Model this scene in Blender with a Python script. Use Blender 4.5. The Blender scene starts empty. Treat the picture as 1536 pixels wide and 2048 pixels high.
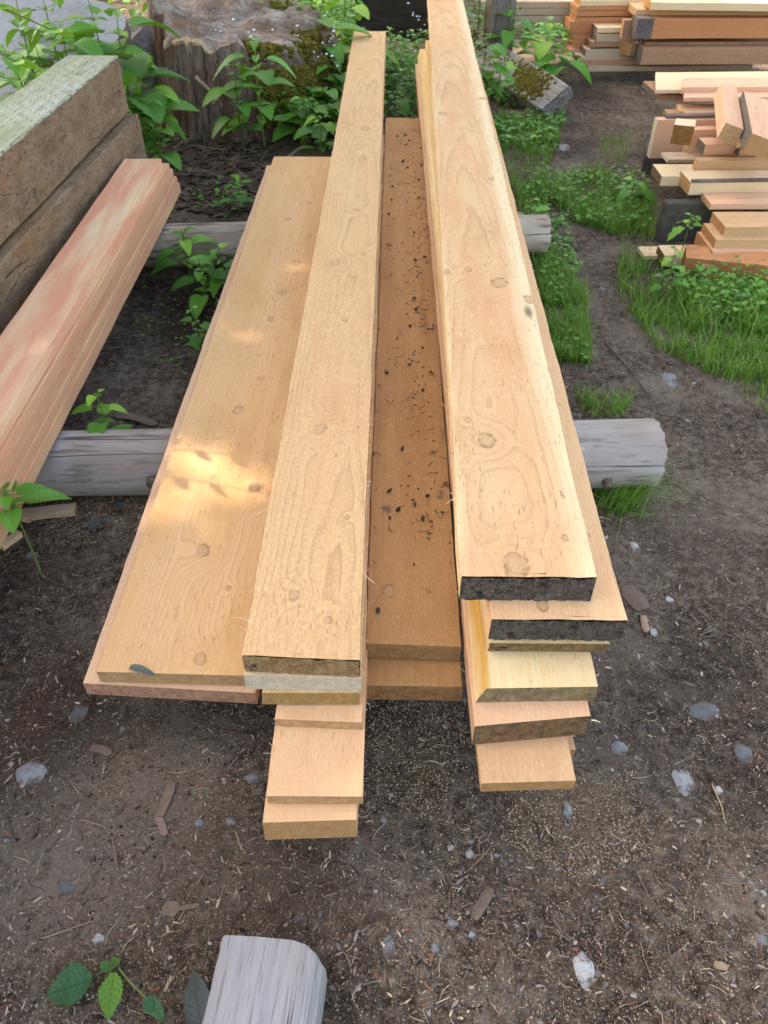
import bpy, math, random
import numpy as np
from mathutils import Vector, Matrix, Euler

R_ = math.radians
S = bpy.context.scene
COL = S.collection

# ---------------------------------------------------------------- camera
CAMZ, PITCH, YAW, FPX = 1.38, R_(42.76), R_(0.74), 1540.0
cd = bpy.data.cameras.new('camera')
cam = bpy.data.objects.new('camera', cd)
COL.objects.link(cam)
cam.location = (0, 0, CAMZ)
cam.rotation_euler = (math.pi / 2 - PITCH, 0, YAW)
cd.sensor_fit = 'VERTICAL'
cd.sensor_height = 36.0
cd.lens = 36.0 * FPX / 2048.0
cd.clip_start, cd.clip_end = 0.02, 400
cd.dof.use_dof = True
cd.dof.focus_distance = 1.35
cd.dof.aperture_fstop = 11.0
S.camera = cam

# ---------------------------------------------------------------- sky, sun, exposure
SUN_DIR = Vector((-0.55, 0.40, 0.735)).normalized()      # towards the sun
w = bpy.data.worlds.new('World')
S.world = w
w.use_nodes = True
nt = w.node_tree
sky = nt.nodes.new('ShaderNodeTexSky')
sky.sky_type = 'NISHITA'
sky.sun_disc = False
sky.sun_elevation = math.asin(SUN_DIR.z)
sky.sun_rotation = math.atan2(SUN_DIR.x, SUN_DIR.y)
sky.air_density, sky.dust_density, sky.ozone_density = 1.0, 3.0, 0.6
nt.nodes['Background'].inputs[1].default_value = 0.15
nt.links.new(sky.outputs[0], nt.nodes['Background'].inputs[0])
sl = bpy.data.lights.new('sun', 'SUN')
sl.energy, sl.angle, sl.color = 2.0, R_(0.6), (1.0, 0.95, 0.88)
sun = bpy.data.objects.new('sun', sl)
COL.objects.link(sun)
sun.rotation_euler = SUN_DIR.to_track_quat('Z', 'Y').to_euler()
vs = S.view_settings
S.display_settings.display_device = 'sRGB'
vs.view_transform, vs.look, vs.gamma, vs.exposure = 'Standard', 'None', 1.0, 2.5
vs.use_white_balance = True
vs.white_balance_temperature, vs.white_balance_tint = 7900, 9
S.render.engine = 'CYCLES'
S.cycles.use_denoising = True
S.cycles.max_bounces = 8
S.cycles.diffuse_bounces = 4

# ---------------------------------------------------------------- pixel <-> world (photo pixels, 1536 x 2048)
_sp, _cp, _sy, _cy = math.sin(PITCH), math.cos(PITCH), math.sin(-YAW), math.cos(-YAW)
FV = Vector((_sy * _cp, _cy * _cp, -_sp))
RV = Vector((_cy, -_sy, 0))
UV = Vector((_sy * _sp, _cy * _sp, _cp))


def ray(u, v):
    return RV * ((u - 768) / FPX) + UV * ((1024 - v) / FPX) + FV


def P(u, v, z):                                  # on the horizontal plane z
    d = ray(u, v)
    return Vector((0, 0, CAMZ)) + d * ((z - CAMZ) / d.z)


def Q(u, v, y):                                  # on the upright plane at y
    d = ray(u, v)
    return Vector((0, 0, CAMZ)) + d * (y / d.y)


def D(u, v, depth):
    return Vector((0, 0, CAMZ)) + ray(u, v) * depth


def vpyaw(u):                                    # yaw of a level line that vanishes at column u
    d = ray(u, -400)
    return math.atan2(-d.x, d.y)


# ---------------------------------------------------------------- noise in python
def vnoise(x, y, seed=0):
    x = np.asarray(x, float); y = np.asarray(y, float)
    xi, yi = np.floor(x), np.floor(y)
    fx, fy = x - xi, y - yi
    fx, fy = fx * fx * (3 - 2 * fx), fy * fy * (3 - 2 * fy)

    def h(a, b):
        n = np.sin(a * 127.1 + b * 311.7 + seed * 74.7) * 43758.5453
        return n - np.floor(n)
    return (h(xi, yi) * (1 - fx) + h(xi + 1, yi) * fx) * (1 - fy) + (h(xi, yi + 1) * (1 - fx) + h(xi + 1, yi + 1) * fx) * fy


def ground_h(x, y):
    x = np.asarray(x, float); y = np.asarray(y, float)
    h = 0.016 * (vnoise(x * 2.3, y * 2.3, 1) - .5) + 0.010 * (vnoise(x * 9, y * 9, 2) - .5)
    h += 0.006 * (vnoise(x * 28, y * 28, 3) - .5) + 0.0035 * (vnoise(x * 70, y * 70, 4) - .5)
    h += 0.10 * np.clip((y - 3.2) / 1.5, 0, 1) * np.clip((-x + .3) / 1.2, 0, 1)      # bank rising to the stump
    return h


# ---------------------------------------------------------------- objects
def tag(o, label=None, cat=None, group=None, kind=None):
    if label: o['label'] = label
    if cat: o['category'] = cat
    if group: o['group'] = group
    if kind: o['kind'] = kind
    return o


class MB:
    def __init__(s):
        s.v, s.f, s.m, s.a = [], [], [], []

    def add(s, vs_, fs_, mat=0, attr=(0., 0., 0.)):
        b = len(s.v)
        s.v.extend(vs_)
        s.f.extend([tuple(i + b for i in f) for f in fs_])
        s.m.extend([mat] * len(fs_))
        if isinstance(attr, list): s.a.extend(attr)
        else: s.a.extend([attr] * len(vs_))

    def build(s, name, mats, parent=None, smooth=False):
        me = bpy.data.meshes.new(name)
        me.from_pydata([tuple(p) for p in s.v], [], s.f)
        for m in (mats if isinstance(mats, (list, tuple)) else [mats]): me.materials.append(m)
        me.polygons.foreach_set('material_index', s.m)
        if smooth: me.polygons.foreach_set('use_smooth', [True] * len(s.f))
        arr = np.array(s.a, dtype=np.float32)
        for k, nm in enumerate(('lu', 'lv', 'rnd')):
            at = me.attributes.new(nm, 'FLOAT', 'POINT')
            at.data.foreach_set('value', np.ascontiguousarray(arr[:, k]))
        o = bpy.data.objects.new(name, me)
        COL.objects.link(o)
        if parent: o.parent = parent
        return o


# ---------------------------------------------------------------- node builder
class NB:
    def __init__(s, name):
        s.mat = bpy.data.materials.new(name)
        s.mat.use_nodes = True
        s.t = s.mat.node_tree
        s.b = s.t.nodes['Principled BSDF']
        s.tc = s.t.nodes.new('ShaderNodeTexCoord')

    def put(s, sock, v):
        if isinstance(v, (int, float)): sock.default_value = v
        elif isinstance(v, (tuple, list)): sock.default_value = tuple(v) + ((1,) if len(sock.default_value) == 4 and len(v) == 3 else ())
        else: s.t.links.new(v, sock)

    def m(s, op, a, b=0.0, c=None, clamp=False):
        n = s.t.nodes.new('ShaderNodeMath'); n.operation = op; n.use_clamp = clamp
        s.put(n.inputs[0], a); s.put(n.inputs[1], b)
        if c is not None: s.put(n.inputs[2], c)
        return n.outputs[0]

    def vm(s, op, a, b):
        n = s.t.nodes.new('ShaderNodeVectorMath'); n.operation = op
        s.put(n.inputs[0], a); s.put(n.inputs[1], b)
        return n.outputs[0]

    def sep(s, v):
        n = s.t.nodes.new('ShaderNodeSeparateXYZ'); s.put(n.inputs[0], v)
        return n.outputs

    def noise(s, vec, scale, detail=2.0, rough=.5, dist=0.0):
        n = s.t.nodes.new('ShaderNodeTexNoise')
        s.put(n.inputs['Vector'], vec); s.put(n.inputs['Scale'], scale)
        s.put(n.inputs['Detail'], detail); s.put(n.inputs['Roughness'], rough); s.put(n.inputs['Distortion'], dist)
        return n.outputs[0]

    def voro(s, vec, scale, out=0, feat='F1'):
        n = s.t.nodes.new('ShaderNodeTexVoronoi'); n.feature = feat
        s.put(n.inputs['Vector'], vec); s.put(n.inputs['Scale'], scale)
        return n.outputs[out]

    def ramp(s, fac, stops, interp='LINEAR'):
        n = s.t.nodes.new('ShaderNodeValToRGB'); n.color_ramp.interpolation = interp
        e = n.color_ramp.elements
        while len(e) < len(stops): e.new(.5)
        for i, (p, c) in enumerate(stops):
            e[i].position = p
            e[i].color = (c, c, c, 1) if isinstance(c, (int, float)) else tuple(c) + (1,)
        s.put(n.inputs[0], fac)
        return n.outputs[0]

    def mix(s, fac, a, b, mode='MIX'):
        n = s.t.nodes.new('ShaderNodeMix'); n.data_type = 'RGBA'; n.blend_type = mode
        s.put(n.inputs[0], fac); s.put(n.inputs[6], a); s.put(n.inputs[7], b)
        return n.outputs[2]

    def attr(s, name):
        n = s.t.nodes.new('ShaderNodeAttribute'); n.attribute_name = name
        return n.outputs['Fac']

    def rand(s):
        n = s.t.nodes.new('ShaderNodeObjectInfo')
        return n.outputs['Random']

    def bump(s, h, strength=.4, dist=.002):
        n = s.t.nodes.new('ShaderNodeBump')
        n.inputs['Strength'].default_value = strength; n.inputs['Distance'].default_value = dist
        s.put(n.inputs['Height'], h)
        s.t.links.new(n.outputs[0], s.b.inputs['Normal'])

    def out(s, col, rough=.8, spec=.25):
        s.put(s.b.inputs['Base Color'], col)
        s.put(s.b.inputs['Roughness'], rough)
        s.b.inputs['Specular IOR Level'].default_value = spec
        return s.mat


# ---------------------------------------------------------------- wood
def wood(name, light=(.62, .40, .215), late=(.40, .225, .11), warm=(.60, .33, .16), pith=(.0, -.09), spacing=.0085,
         wob=.010, tilt=.01, knots=(), fuzz=.35, pits=0.0, sapL=None, sapR=None, sap=(.70, .56, .32), line=.55,
         patch=.5, rough=.82, dust=0.0, stain=None, spots=0.0, vary=False, low=2.0):
    n = NB(name)
    p = n.tc.outputs['Object']
    if vary:
        off = n.rand()
        cmb = n.t.nodes.new('ShaderNodeCombineXYZ')
        n.put(cmb.inputs[0], n.m('MULTIPLY', off, .13)); n.put(cmb.inputs[1], n.m('MULTIPLY', off, 37.0))
        n.put(cmb.inputs[2], 0.0)
        p = n.vm('ADD', p, cmb.outputs[0])
    x, y, z = n.sep(p)[:3]
    ps = n.vm('MULTIPLY', p, (7, .9, 7))
    n1 = n.noise(ps, low, 2.0, .5)
    n2 = n.noise(n.vm('MULTIPLY', p, (22, 3, 22)), 2.0, 2.0, .5)
    dx = n.m('ADD', x, -pith[0])
    dz = n.m('ADD', n.m('ADD', z, -pith[1]), n.m('MULTIPLY', y, tilt))
    rr = n.m('SQRT', n.m('ADD', n.m('MULTIPLY', dx, dx), n.m('MULTIPLY', dz, dz)))
    rr = n.m('ADD', rr, n.m('MULTIPLY', n.m('SUBTRACT', n1, .5), wob * 2.4))
    rr = n.m('ADD', rr, n.m('MULTIPLY', n.m('SUBTRACT', n2, .5), wob * .6))
    dmin = None
    for (kx, ky, kr) in knots:
        ax = n.m('MULTIPLY', n.m('SUBTRACT', x, kx), 1 / kr)
        ay = n.m('MULTIPLY', n.m('SUBTRACT', y, ky), .72 / kr)
        d2 = n.m('ADD', n.m('MULTIPLY', ax, ax), n.m('MULTIPLY', ay, ay))
        g = n.m('EXPONENT', n.m('MULTIPLY', d2, -.16))
        rr = n.m('ADD', rr, n.m('MULTIPLY', g, kr * 1.9))
        d = n.m('SQRT', d2)
        dmin = d if dmin is None else n.m('MINIMUM', dmin, d)
    ph = n.m('MULTIPLY', rr, 1 / spacing)
    fr = n.m('FRACT', ph)
    ringv = n.ramp(fr, [(0, 0.0), (.35, .12), (.72, .30), (.90, 1.0), (.96, .9), (1.0, 0.0)])
    # each ring its own strength
    wn = n.t.nodes.new('ShaderNodeTexWhiteNoise'); wn.noise_dimensions = '1D'
    n.put(wn.inputs['W'], n.m('FLOOR', ph))
    st = n.noise(n.vm('MULTIPLY', p, (1, .4, 1)), 9.0, 1.0)
    ringv = n.m('MULTIPLY', ringv, n.ramp(st, [(.3, line * .35), (.7, line)]))
    col = n.mix(n.m('MULTIPLY', wn.outputs['Value'], .30), light, warm)
    col = n.mix(ringv, col, late)
    pn = n.noise(n.vm('MULTIPLY', p, (9, 1.1, 9)), 1.6, 3.0, .55)
    col = n.mix(n.m('MULTIPLY', n.ramp(pn, [(.42, 0.), (.68, 1.)]), patch), col, warm)
    if sapL is not None:
        e = n.m('ADD', x, n.m('MULTIPLY', n.m('SUBTRACT', n1, .5), .05))
        col = n.mix(n.ramp(n.m('MULTIPLY', n.m('SUBTRACT', sapL, e), 40.0), [(.0, 0.), (1., .85)]), col, n.mix(ringv, sap, (.60, .44, .22)))
    if sapR is not None:
        e = n.m('ADD', x, n.m('MULTIPLY', n.m('SUBTRACT', n1, .5), .06))
        col = n.mix(n.ramp(n.m('MULTIPLY', n.m('SUBTRACT', e, sapR), 30.0), [(.0, 0.), (1., .85)]), col, n.mix(ringv, sap, (.60, .44, .22)))
    # streaks and sawn fuzz
    fs = n.noise(n.vm('MULTIPLY', p, (420, 14, 420)), 1.0, 2.0, .6)
    col = n.mix(n.ramp(fs, [(.3, .0), (.75, .30)]), col, n.mix(.5, col, late))
    fz = n.noise(n.vm('MULTIPLY', p, (260, 110, 260)), 1.0, 3.0, .7)
    col = n.mix(n.ramp(fz, [(.52, 0.), (.72, fuzz)]), col, (.78, .60, .38))
    col = n.mix(n.ramp(fz, [(.28, fuzz), (.44, 0.)]), col, n.mix(.6, col, (.22, .11, .05)))
    if pits:
        pt = n.noise(n.vm('MULTIPLY', p, (230, 42, 230)), 1.0, 1.0, .5)
        pm = n.noise(p, 9.0, 1.0)
        pv = n.m('MULTIPLY', n.ramp(pt, [(.63, 0.), (.70, 1.)]), n.ramp(pm, [(.42, 0.), (.6, pits)]))
        col = n.mix(pv, col, (.20, .10, .045))
    gr = n.noise(n.vm('MULTIPLY', p, (5, 2, 5)), 1.5, 4.0, .65)
    col = n.mix(n.ramp(gr, [(.36, .30), (.50, 0.)]), col, n.mix(.5, col, warm, 'MULTIPLY'))
    if dmin is not None:
        kn = n.m('ADD', dmin, n.m('MULTIPLY', n.m('SUBTRACT', n.noise(p, 55.0, 3.0, .6), .5), .75))
        kr_ = n.noise(p, 220.0, 2.0)
        kring = n.m('FRACT', n.m('MULTIPLY', kn, 3.3))
        kc = n.mix(kr_, (.44, .25, .125), (.58, .36, .19))
        kc = n.mix(n.ramp(kring, [(.5, 0.), (.9, .45), (1., 0.)]), kc, (.30, .14, .07))
        ke = n.noise(p, 75.0, 1.0)
        col = n.mix(n.ramp(kn, [(1.0, .0), (1.02, .38), (3.4, 0.)]), col, (.52, .27, .13))
        col = n.mix(n.ramp(kn, [(.0, .8), (.75, .75), (1.0, 0.)]), col, kc)
        col = n.mix(n.m('MULTIPLY', n.ramp(kn, [(.45, 0.), (.86, .62), (1.04, .30), (1.5, 0.)]), n.ramp(ke, [(.38, .15), (.62, 1.)])), col, (.17, .075, .035))
    if dust:
        dn = n.noise(p, 380.0, 2.0, .8)
        col = n.mix(n.ramp(dn, [(.50, 0.), (.66, dust)]), col, (.42, .22, .10))
    if spots:
        sv = n.voro(n.vm('MULTIPLY', p, (1, .8, 1)), 14.0)
        sn = n.noise(p, 60.0, 2.0)
        sv = n.m('ADD', sv, n.m('MULTIPLY', n.m('SUBTRACT', sn, .5), .5))
        col = n.mix(n.ramp(sv, [(.05, spots), (.16, 0.)]), col, (.09, .05, .05))
    if stain:
        ux, uy, ur, uc, ua = stain
        ex = n.m('MULTIPLY', n.m('SUBTRACT', x, ux), 1 / ur[0]); ey = n.m('MULTIPLY', n.m('SUBTRACT', y, uy), 1 / ur[1])
        dd = n.m('SQRT', n.m('ADD', n.m('MULTIPLY', ex, ex), n.m('MULTIPLY', ey, ey)))
        dd = n.m('ADD', dd, n.m('MULTIPLY', n.m('SUBTRACT', n2, .5), 1.2))
        col = n.mix(n.ramp(dd, [(.3, ua), (1.1, 0.)]), col, uc)
    bh = n.m('ADD', n.m('MULTIPLY', fz, .7), n.m('ADD', n.m('MULTIPLY', fs, .5), n.m('MULTIPLY', ringv, -.25)))
    sawl = n.noise(n.vm('MULTIPLY', p, (6, 210, 6)), 1.0, 1.0)
    bh = n.m('ADD', bh, n.m('MULTIPLY', sawl, .30))
    n.bump(bh, .55, .0022)
    return n.out(col, rough, .2)


def endwood(name, a, b, c=None, scale=1.0, spots=0.0, pith=(.02, -.05), spacing=.0055, streak=.9):
    n = NB(name)
    p = n.tc.outputs['Object']
    x, y, z = n.sep(p)[:3]
    dx, dz = n.m('ADD', x, -pith[0]), n.m('ADD', z, -pith[1])
    rr = n.m('SQRT', n.m('ADD', n.m('MULTIPLY', dx, dx), n.m('MULTIPLY', dz, dz)))
    rr = n.m('ADD', rr, n.m('MULTIPLY', n.noise(p, 30.0, 2.0), .008))
    fr = n.m('FRACT', n.m('MULTIPLY', rr, 1 / spacing))
    f1 = n.noise(p, 70.0 * scale, 4.0, .7)
    f2 = n.noise(p, 420.0, 3.0, .8)
    col = n.mix(n.ramp(f1, [(.35, 0.), (.65, 1.)]), a, b)
    col = n.mix(n.m('MULTIPLY', n.ramp(fr, [(.4, 0.), (.9, 1.), (1., 0.)]), streak), col, n.mix(.5, col, a, 'MULTIPLY'))
    if c: col = n.mix(n.ramp(f2, [(.52, 0.), (.70, .85)]), col, c)
    if spots:
        sv = n.m('ADD', n.voro(p, 22.0), n.m('MULTIPLY', n.m('SUBTRACT', f1, .5), .6))
        col = n.mix(n.ramp(sv, [(.08, spots), (.24, 0.)]), col, (.018, .018, .022))
    n.bump(n.m('ADD', f1, n.m('MULTIPLY', f2, .8)), .8, .004)
    return n.out(col, .9, .15)


def weathered(name, a=(.20, .18, .18), b=(.34, .31, .32), crack=(.05, .04, .035), stain=(.17, .11, .07), axis=(60, 3, 60), green=0.0, slots=False, st=.5):
    n = NB(name)
    p = n.tc.outputs['Object']
    g = n.noise(n.vm('MULTIPLY', p, axis), 1.0, 4.0, .65)
    g2 = n.noise(n.vm('MULTIPLY', p, tuple(k * 5 for k in axis)), 1.0, 3.0, .6)
    big = n.noise(n.vm('MULTIPLY', p, (5, 2.2, 5)), 1.3, 3.0, .6)
    col = n.mix(n.ramp(g, [(.3, 0.), (.7, 1.)]), a, b)
    col = n.mix(n.ramp(big, [(.45, 0.), (.68, st)]), col, stain)
    col = n.mix(n.ramp(g2, [(.34, .75), (.46, 0.)]), col, crack)
    ck = n.noise(n.vm('MULTIPLY', p, (axis[0] * .9, axis[1] * .5, axis[2] * .9)), 1.0, 1.0, .4)
    ck = n.ramp(n.m('ABSOLUTE', n.m('SUBTRACT', ck, .5)), [(.0, 1.), (.012, 0.)])
    ck = n.m('MULTIPLY', ck, n.ramp(n.noise(p, 4.0, 1.0), [(.5, 0.), (.6, 1.)]))
    col = n.mix(n.m('MULTIPLY', ck, .85), col, (.03, .025, .02))
    if green:
        gn = n.noise(p, 5.0, 4.0, .65)
        col = n.mix(n.ramp(gn, [(.42, 0.), (.62, green)]), col, (.22, .25, .06))
    if slots:      # incising marks of treated timber
        x, y, z = n.sep(p)[:3]
        row = n.m('FLOOR', n.m('MULTIPLY', x, 46.0))
        fy = n.m('FRACT', n.m('ADD', n.m('MULTIPLY', y, 16.0), n.m('MULTIPLY', row, .37)))
        fx = n.m('FRACT', n.m('MULTIPLY', x, 46.0))
        dd = n.m('MULTIPLY', n.ramp(fy, [(.0, 1.), (.26, 1.), (.30, 0.)]), n.ramp(fx, [(.36, 0.), (.42, 1.), (.58, 1.), (.64, 0.)]))
        col = n.mix(n.m('MULTIPLY', n.m('MULTIPLY', dd, .75), n.ramp(g, [(.3, .2), (.55, 1.)])), col, (.09, .08, .045))
    n.bump(n.m('ADD', n.m('SUBTRACT', g, n.m('MULTIPLY', ck, .8)), n.m('MULTIPLY', g2, .5)), .6, .006)
    return n.out(col, .85, .2)


def flat_rand(name, stops, rough=.8, fine=120.0, bump=.3, spec=.25):
    n = NB(name)
    c = n.ramp(n.attr('rnd'), stops)
    f = n.noise(n.tc.outputs['Object'], fine, 3.0, .7)
    c = n.mix(n.ramp(f, [(.35, .35), (.6, 0.)]), c, n.mix(.7, c, (.02, .015, .012)))
    n.bump(f, bump, .003)
    return n.out(c, rough, spec)


def leafmat(name, dark, light, yellow=(.16, .22, .03), vein=.35):
    n = NB(name)
    r, lu, lv = n.attr('rnd'), n.attr('lu'), n.attr('lv')
    c = n.ramp(r, [(0, dark), (.7, light), (1, yellow)])
    au = n.m('ABSOLUTE', lu)
    vv = n.m('FRACT', n.m('MULTIPLY', n.m('SUBTRACT', lv, n.m('MULTIPLY', au, .22)), 7.0))
    vl = n.m('MAXIMUM', n.ramp(vv, [(0., 1.), (.10, 0.), (.9, 0.), (1., 1.)]), n.ramp(au, [(.0, 1.), (.09, 0.)]))
    c = n.mix(n.m('MULTIPLY', vl, vein), c, n.mix(.5, c, (.02, .05, .01)))
    f = n.noise(n.tc.outputs['Object'], 160.0, 2.0)
    c = n.mix(n.ramp(f, [(.4, .25), (.6, 0.)]), c, n.mix(.5, c, dark))
    n.bump(n.m('SUBTRACT', f, n.m('MULTIPLY', vl, 1.2)), .5, .002)
    n.out(c, .5, .35)
    tr = n.t.nodes.new('ShaderNodeBsdfTranslucent')
    n.put(tr.inputs[0], n.mix(.5, c, (.25, .42, .03)))
    mx = n.t.nodes.new('ShaderNodeMixShader'); mx.inputs[0].default_value = .28
    n.t.links.new(n.b.outputs[0], mx.inputs[1]); n.t.links.new(tr.outputs[0], mx.inputs[2])
    n.t.links.new(mx.outputs[0], n.t.nodes['Material Output'].inputs[0])
    return n.mat


def mossmat(name):
    n = NB(name)
    p = n.tc.outputs['Object']
    a = n.noise(p, 45.0, 4.0, .7)
    b = n.noise(p, 7.0, 2.0)
    c = n.ramp(a, [(.3, (.035, .035, .006)), (.5, (.13, .11, .018)), (.7, (.26, .20, .035))])
    c = n.mix(n.ramp(b, [(.45, 0.), (.65, .5)]), c, (.10, .055, .02))
    n.bump(a, 1.0, .02)
    return n.out(c, .95, .1)


EDGE = random.Random(5)
M_moss = mossmat('moss')
M_end_fresh = endwood('end_fresh', (.42, .22, .10), (.58, .36, .18), (.66, .46, .26))
M_end_orange = endwood('end_orange', (.40, .20, .08), (.52, .28, .12), (.60, .36, .17))
M_end_black = endwood('end_black', (.022, .019, .017), (.13, .10, .08), (.36, .26, .17), spots=.8, streak=.2, scale=1.3)
M_end_brown = endwood('end_brown', (.10, .055, .03), (.26, .15, .075), (.36, .22, .11), streak=.7)
M_end_rot = endwood('end_rotten', (.16, .07, .02), (.36, .17, .05), (.44, .25, .09), scale=1.2)
M_end_spotted = endwood('end_spotted', (.20, .11, .045), (.42, .26, .12), (.50, .34, .18), spots=1.0)
M_end_white = endwood('end_white', (.50, .40, .27), (.66, .56, .42), (.72, .60, .44), streak=.8, spacing=.006)


# ---------------------------------------------------------------- boards
def board_mesh(mb, w_, t, L, skew=(0, 0), seg=.06, jit=.0009, ch=.0014, wane=0.0, endtilt=0.0, seed=0, mat=0, emat=1, rag=0.0, farskew=(0, 0)):
    """ring of section points carried along Y; x in +-w/2, z in 0..t"""
    rng = random.Random(seed)
    nx = 8
    pts = []
    h = w_ / 2
    for i in range(nx + 1): pts.append((-h + ch + (w_ - 2 * ch) * i / nx, t, 0))            # top, left to right
    pts += [(h, t - ch, 1), (h, t * .5, 1), (h, ch, 1)]
    for i in range(5): pts.append((h - ch - (w_ - 2 * ch) * i / 4, 0, 2))
    pts += [(-h, ch, 3), (-h, t * .5, 3), (-h, t - ch, 3)]
    if wane:
        pts = [(max(x, -h + wane * (z / t)) if z > t * .3 else x, z, k) for (x, z, k) in pts]
    K = len(pts)
    ns = max(2, int(L / seg))
    V = []
    for s in range(ns + 1):
        f = s / ns
        for (x, z, k) in pts:
            a = (x + h) / w_
            y0 = skew[0] * (1 - a) + skew[1] * a
            y1 = L + farskew[0] * (1 - a) + farskew[1] * a
            y0 += endtilt * (1 - z / t)
            y = y0 + (y1 - y0) * f
            q = s * .37 + seed
            e = jit * (float(vnoise(y * 9 + seed, k * 3.1, 7)) - .5) * 2.4 + rng.uniform(-1, 1) * jit * .35
            xx = x + (e if k in (1, 3) or abs(x) > h - 2 * ch else 0)
            zz = z + (jit * .6 * rng.uniform(-1, 1) if 0 < s < ns else 0) + .0016 * math.sin(y * 2.1 + seed)
            if rag and s == 0: y += .002 + rng.uniform(0, 1) * rag
            V.append((xx, y, zz))
    F = []
    for s in range(ns):
        for i in range(K):
            j = (i + 1) % K
            F.append((s * K + i, s * K + j, (s + 1) * K + j, (s + 1) * K + i))
    mb.add(V, F, mat)
    if rag:
        mb.add([(V[i][0] * .98, V[i][1] + .007, V[i][2]) for i in range(K)], [tuple(range(K - 1, -1, -1))], emat)
        gx, gz = 64, 18
        GV = []
        for j in range(gz + 1):
            for i in range(gx + 1):
                a = i / gx; q = j / gz
                yy = skew[0] * (1 - a) + skew[1] * a + endtilt * (1 - q)
                xx = -h + .0006 + (w_ - .0012) * a
                dd = rag * .6 * (1.6 * (float(vnoise(xx * 90, q * 4, seed)) - .5) + 1.8 * (float(vnoise(xx * 330, q * 9, seed + 1)) - .5) + rng.uniform(-.35, .35)) + .0012
                edge = .0008 * float(vnoise(xx * 260, q * 3, seed + 2))
                GV.append((xx, yy + dd, .0006 + edge + (t - .0010 - 2 * edge) * q + .0016 * math.sin(seed)))
        GF = [(j * (gx + 1) + i, j * (gx + 1) + i + 1, (j + 1) * (gx + 1) + i + 1, (j + 1) * (gx + 1) + i) for j in range(gz) for i in range(gx)]
        mb.add(GV, GF, emat)
    else:
        mb.add([V[i] for i in range(K)], [tuple(range(K - 1, -1, -1))], emat)
    mb.add([V[ns * K + i] for i in range(K)], [tuple(range(K))], emat)


def place(o, al, aw, yaw, pitch=0., roll=0.):
    Rm = Matrix.Rotation(yaw, 3, 'Z') @ Matrix.Rotation(pitch, 3, 'X') @ Matrix.Rotation(roll, 3, 'Y')
    o.location = Vector(aw) - Rm @ Vector(al)
    o.rotation_euler = Rm.to_euler()
    return o


def fibres(parent, w_, t, L, n, seed, mat, sides=(-1, 1), ly=(0, None), size=.012):
    mb = MB(); rng = random.Random(seed)
    for i in range(n):
        s = rng.choice(sides)
        y = rng.uniform(ly[0], ly[1] or L)
        x = s * w_ / 2 - s * .0008
        z = t - rng.choice((.0008, .001, rng.uniform(0, t * .9)))
        d = Vector((s * rng.uniform(.3, 1), rng.uniform(-1.2, 1.2), rng.uniform(-.5, .8))).normalized()
        ln = size * rng.choice((.3, .4, .6, 1.0, 1.7)) * rng.uniform(.6, 1.2)
        wd = rng.uniform(.0005, .0012)
        p0 = Vector((x, y, z)); cur = Vector((rng.uniform(-1, 1), rng.uniform(-1, 1), rng.uniform(-1, .6))) * ln * .4
        pts = [p0, p0 + d * ln * .5, p0 + d * ln * .9 + cur]
        V = []
        for k, q in enumerate(pts):
            ww = wd * (1 - k * .3)
            V += [q + Vector((0, ww, ww * .5)), q - Vector((0, ww, ww * .5)), q + Vector((ww * s, 0, -ww))]
        F = []
        for k in range(2):
            for a in range(3):
                b = (a + 1) % 3
                F.append((k * 3 + a, k * 3 + b, k * 3 + 3 + b, k * 3 + 3 + a))
        F.append((6, 7, 8))
        mb.add(V, F, 0, (0, 0, rng.random()))
    o = mb.build('splinters', mat, parent)
    o['kind'] = 'stuff'
    return o


M_fibre = flat_rand('fibre', [(0, (.50, .30, .15)), (.5, (.66, .46, .26)), (1, (.74, .58, .38))], fine=60)


def main_board(label, ul, vl, ur, vr, z, t, vp, L, mat, emat, group, fib=0, fibsides=(-1, 1), **kw):
    a, b = P(ul, vl, z), P(ur, vr, z)
    yaw = vpyaw(vp)
    Y = Vector((-math.sin(yaw), math.cos(yaw), 0)); X = Vector((math.cos(yaw), math.sin(yaw), 0))
    wd = (b - a).dot(X)
    ya, yb = a.dot(Y), b.dot(Y)
    y0 = min(ya, yb)
    mb = MB()
    sd = int(ul * 7 + vl) % 97
    board_mesh(mb, wd, t, L, skew=(ya - y0, yb - y0), seed=sd, **{'seg': .03, 'jit': .0013, **kw})
    o = mb.build('board', [mat, emat])
    mid = a.dot(X) + wd / 2
    o.location = X * mid + Y * y0 + Vector((0, 0, z - t))
    o.rotation_euler = (0, 0, yaw)
    tag(o, label, 'board', group)
    if fib: fibres(o, wd, t, L, fib, sd, M_fibre, fibsides)
    return o, wd


def far_len(u, v, z, ul, vl):
    a, b = P(ul, vl, z), P(u, v, z)
    return (b - a).length


def kn(ul, vl, ur, vr, z, vp, spots):
    a, b = P(ul, vl, z), P(ur, vr, z)
    yaw = vpyaw(vp)
    Y = Vector((-math.sin(yaw), math.cos(yaw), 0)); X = Vector((math.cos(yaw), math.sin(yaw), 0))
    y0 = min(a.dot(Y), b.dot(Y)); xm = a.dot(X) + (b - a).dot(X) / 2
    out = []
    for (u, v, rp) in spots:
        q = P(u, v, z); zc = (q - cam.location).dot(FV)
        out.append((q.dot(X) - xm, q.dot(Y) - y0, rp * zc / FPX))
    return out


# colours of the main boards
cedar = dict(light=(.62, .38, .18), late=(.30, .155, .075), warm=(.60, .335, .155))
G_C = 'wide boards in the middle of the pile'
G_L = 'boards of the left narrow stack'
G_R = 'boards of the right narrow stack'

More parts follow.
